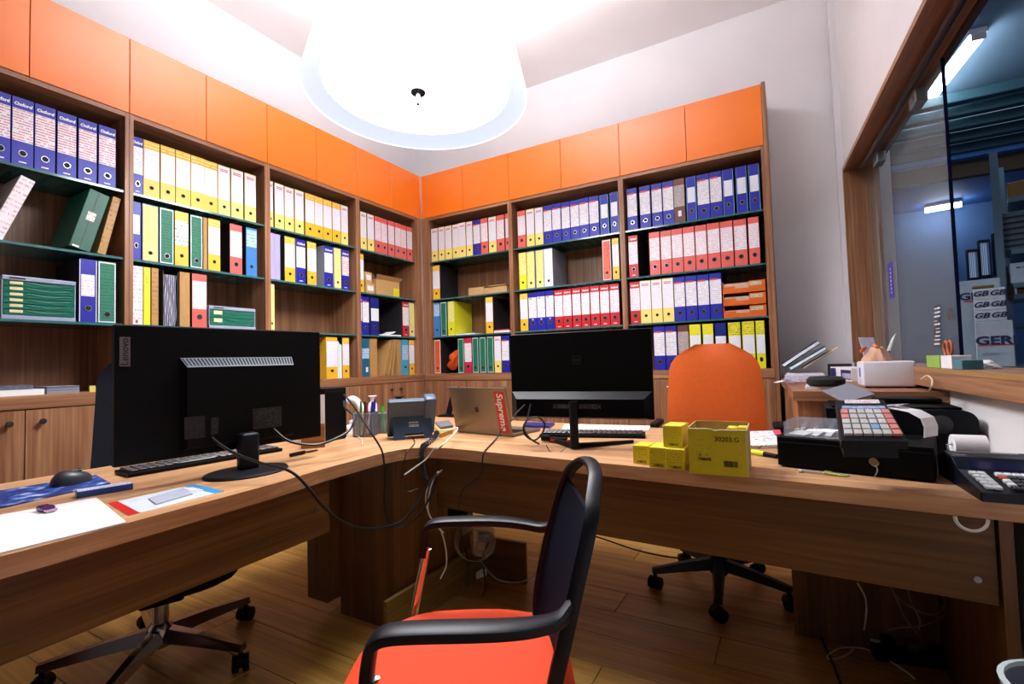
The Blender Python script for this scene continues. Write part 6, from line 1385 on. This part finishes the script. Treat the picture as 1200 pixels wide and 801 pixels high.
t, w_, h_ = rbx('brown carton on the top shelf of the storage rack', 1181, 1215, 205, 231, BRO, 0.03, z=lv[4]+0.001)
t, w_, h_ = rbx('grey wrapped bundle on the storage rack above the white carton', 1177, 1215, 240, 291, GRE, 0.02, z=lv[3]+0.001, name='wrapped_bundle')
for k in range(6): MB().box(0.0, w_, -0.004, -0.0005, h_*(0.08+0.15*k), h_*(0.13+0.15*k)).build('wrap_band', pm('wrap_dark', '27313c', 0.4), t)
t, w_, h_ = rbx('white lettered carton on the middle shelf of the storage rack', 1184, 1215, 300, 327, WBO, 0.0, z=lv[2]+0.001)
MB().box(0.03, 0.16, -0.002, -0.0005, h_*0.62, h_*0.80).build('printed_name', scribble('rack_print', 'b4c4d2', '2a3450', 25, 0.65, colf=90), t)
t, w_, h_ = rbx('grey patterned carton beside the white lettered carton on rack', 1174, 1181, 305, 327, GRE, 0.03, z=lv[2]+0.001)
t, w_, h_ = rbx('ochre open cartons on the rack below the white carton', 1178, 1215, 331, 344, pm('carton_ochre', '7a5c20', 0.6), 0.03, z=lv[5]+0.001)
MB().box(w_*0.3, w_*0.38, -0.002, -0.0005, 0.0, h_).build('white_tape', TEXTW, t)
# floor-standing cartons: grey and white with printed names
Yc = 0.35
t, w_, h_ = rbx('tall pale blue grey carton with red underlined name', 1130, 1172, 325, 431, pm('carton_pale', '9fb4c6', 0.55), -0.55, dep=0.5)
big = t
zb_ = t.location.z
text('lettering', 'GERI', 0.058, TNV, t, (w_*0.40, -0.003, h_*0.815), bold=0.002, flat_x=1.2); MB().box(w_*0.10, w_*0.5, -0.003, -0.0005, h_*0.755, h_*0.77).build('red_line', TEXTR, t)
t, w_, h_ = rbx('white carton with large dark blue name below small cartons', 1145.5, 1187, 374.5, 430, pm('carton_front', 'a9bccc', 0.55), -1.0, dep=0.40)
text('lettering', 'GERI', 0.058, TNV, t, (w_*0.54, -0.003, h_*0.57), bold=0.002, flat_x=1.25); MB().box(w_*0.05, w_*0.98, -0.003, -0.0005, h_*0.47, h_*0.49).build('red_line', TEXTR, t); MB().box(w_*0.15, w_*0.58, -0.003, -0.0005, h_*0.28, h_*0.305).build('fine_print', scribble('geri_print', 'a9bccc', '3a4a66', 120, 0.6), t)
topz = t.location.z+h_
for k in range(3):
    hh = 0.055
    tt, w2, h2 = rbx(['small white carton with navy letters, lowest of three', 'small white carton with navy letters, middle of three', 'small white carton with navy letters, topmost of three'][k], 1142, 1180, 367, 374, pm('carton_small', 'c3cfdc', 0.55), -1.0, dep=0.38, z=topz+0.001+k*(hh+0.001))
    for ch in list(tt.children): bpy.data.objects.remove(ch)
    MB().box(0, w2, 0, 0.4, 0, hh, bev=0.002, seg=1).build('carton_body', pm('carton_small', 'c3cfdc', 0.55), tt)
    for x in (0.22, 0.74): text('lettering', 'GB', hh*0.66, TNV, tt, (w2*x, -0.003, hh*0.5), bold=0.001, shear=0.3, flat_x=1.2)
tt, w2, h2 = rbx('open brown carton with yellow green rim on the small cartons', 1140, 1166, 349, 354, pm('carton_open', '7a6a38', 0.6), -1.0, dep=0.35, z=topz+0.003+3*0.056)
# stools carrying the floor cartons (their undersides are hidden by the sill)
for (bt, lab) in ((big, 'low pallet under the tall pale carton'), (t, 'low pallet under the white carton with blue name')):
    p = bt.location; o = MB().box(0.0, 0.24, 0.0, 0.36, 0.0, p.z-0.002).build('packing_crate', GRE, None, (p.x, p.y, 0.0), (0, 0, -RA)); tag(o, lab.replace('low pallet', 'grey packing crate'), 'crate')
# ================================================================== UNDER THE DESK
FZ = 0.001
slabf = lambda *a, **k: slabq(*a, **k)
# white glass-like jar with coiled wire hanging under the right arm
p = PD(566, 633, 2.30)
t = thing('cable_bag', 'clear plastic bag of adapters wrapped in coiled white cable', 'bag', (p.x, p.y, p.z-0.06))
b = MB(); b.lathe([(0.0, 0.0), (0.05, 0.004), (0.062, 0.05), (0.055, 0.11), (0.03, 0.13), (0.02, 0.16)], 18); b.build('bag_film', clearmat('bag_clear', 'c8b8b4', 0.35, 0.1), t, smooth=True)
MB().box(-0.03, 0.03, -0.02, 0.02, 0.02, 0.06, bev=0.005).build('adapter', pm('adapter_pink', '9a6a62', 0.5, var=0.4, scale=60), t); MB().box(-0.02, 0.035, -0.015, 0.025, 0.065, 0.10, bev=0.005).build('adapter', DARKP, t)
for k in range(5):
    r = 0.075+0.005*k; MB().tube([(r*math.cos(a)*RT.x+0.004*k*fw.x, r*math.cos(a)*RT.y+0.004*k*fw.y-0.07, 0.06+r*math.sin(a)*0.95+0.003*k) for a in [2*math.pi*i/20 for i in range(21)]], 0.0014, seg=5, sub=1).build('cable_turn', CGRY, t)
cable('hanging_cable', 'thin cable holding the bag of adapters below the desk', [PD(571, 618, 2.24), PD(570, 590, 2.2), PD(566, 575, 2.16)], 0.0025, CBLK)
t = thing('power_strip', 'white power strip lying on the floor below the desk corner', 'power strip', tuple(PZ(552, 678, FZ)), 1.2)
t.location.z = FZ
MB().box(-0.13, 0.13, -0.025, 0.025, 0, 0.035, bev=0.005).build('strip_body', WHITEP, t)
for k in range(4): MB().cyl((-0.085+k*0.055, 0, 0.0352), (-0.085+k*0.055, 0, 0.0362), 0.017).build('socket', GREYM, t)
cable('floor_cable', 'black cable hanging down to the white power strip', [PD(540, 600, 2.16), PD(541, 630, 2.2), PD(548, 655, 2.3), PZ(546, 690, 0.05), PZ(540, 697, 0.03)], 0.0035, CBLK)
cable('floor_cable', 'black cable curving behind the seat to the floor', [PD(572, 636, 2.22), PD(566, 655, 2.28), PZ(569, 685, 0.05), PZ(565, 698, 0.005)], 0.0035, CBLK)
cable('floor_cable', 'grey cable sagging from the cable bag behind the visitor chair', [PD(562, 655, 2.28), PD(575, 672, 2.3), PD(590, 681, 2.3), PD(612, 681, 2.3), PD(630, 672, 2.3), PD(650, 655, 2.3)], 0.003, CGRY)
cable('floor_cable', 'black cable stretched low across to the orange chair base', [PD(684, 624, 2.6), PD(710, 632, 2.55), PD(745, 644, 2.5), PD(790, 653, 2.4), PD(850, 656, 2.25)], 0.004, CBLK)
t = thing('power_adapter', 'black power adapter plugged behind the desk corner panel', 'adapter', tuple(PD(533, 598, 2.17)))
MB().box(-0.025, 0.025, -0.02, 0.02, -0.03, 0.03, bev=0.004).build('adapter_body', BLACKP, t); MB().box(0.03, 0.06, -0.015, 0.015, -0.02, 0.02, bev=0.003).build('plug', BLACKP, t)
# cable mess by the wall end
D1 = 1.5
cs = [([(1005, 683), (1014, 700), (1015, 720), (1010, 745), (995, 765), (975, 772), (970, 768), (985, 759), (1010, 759), (1030, 767), (1060, 785), (1072, 795)], 'white cable looping on floor below the cash drawer'),
      ([(1044, 686), (1050, 700), (1060, 722), (1075, 742), (1088, 755), (1095, 763)], 'grey cable hanging straight below the cash drawer'),
      ([(1063, 688), (1068, 706), (1078, 728), (1070, 748), (1050, 762), (1035, 766)], 'grey cable crossing the tangle below the desk'),
      ([(1104, 697), (1108, 710), (1100, 725), (1080, 733), (1055, 735), (1040, 738)], 'grey cable arcing sideways in the tangle below desk'),
      ([(1043, 686), (1052, 700), (1066, 710), (1085, 719), (1100, 717), (1108, 707)], 'grey cable drooping high in the tangle below desk')]
for P_, lab in cs:
    cable('tangled_cable', lab, [PD(u, v, 1.62+0.03*math.sin(i*1.7)) if v < 745 else PZ(u, v, 0.006) for i, (u, v) in enumerate(P_)], 0.003, CWHT if 'white' in lab else CGRY)
cable('tangled_cable', 'black cable running down the floor beside the tangle', [PZ(945, 668, 0.25), PZ(955, 710, 0.1), PZ(962, 745, 0.01), PZ(975, 775, 0.005), PZ(985, 801, 0.005)], 0.005, CBLK)
c = PZ(1070, 775, FZ); t = thing('power_strip', 'dark power strip tangled with cables by the wall end', 'power strip', (c.x, c.y, FZ), 0.2)
MB().box(-0.12, 0.12, -0.03, 0.03, 0, 0.04, bev=0.005).build('strip_body', BLACKP, t)
for k in range(3): MB().box(-0.09+0.07*k, -0.055+0.07*k, -0.02, 0.02, 0.0405, 0.075, bev=0.004).build('plug', [BLACKP, pm('plug_tan', '6a4a30', 0.5), DARKP][k], t)
c = PZ(1027, 762, FZ); t = thing('white_plug', 'white charger plug lying on floor in the cable tangle', 'plug', (c.x, c.y, FZ), 0.6); MB().box(-0.02, 0.02, -0.02, 0.02, 0, 0.045, bev=0.005).build('plug_body', WHITEP, t); MB().cyl((0.0, 0, 0.0455), (0, 0, 0.06), 0.004).build('plug_pin', STEEL, t)
# grey bin edge at the wall end
c = PD(1203, 745, 0.95); t = thing('waste_bin', 'pale grey rimmed waste bin beside the desk end support', 'bin', (c.x+0.06, c.y-0.02, 0.0))
MB().lathe([(0.0, 0.0), (0.085, 0.0), (0.105, 0.45), (0.100, 0.45), (0.08, 0.006), (0.0, 0.006)], 28).build('bin_body', pm('bin_grey', '6a7080', 0.5), t, smooth=True); MB().lathe([(0.099, 0.4505), (0.107, 0.4505), (0.109, 0.458), (0.099, 0.46), (0.099, 0.4505)], 28).build('bin_rim', pm('bin_rim', 'c2d0d2', 0.4), t, smooth=True)
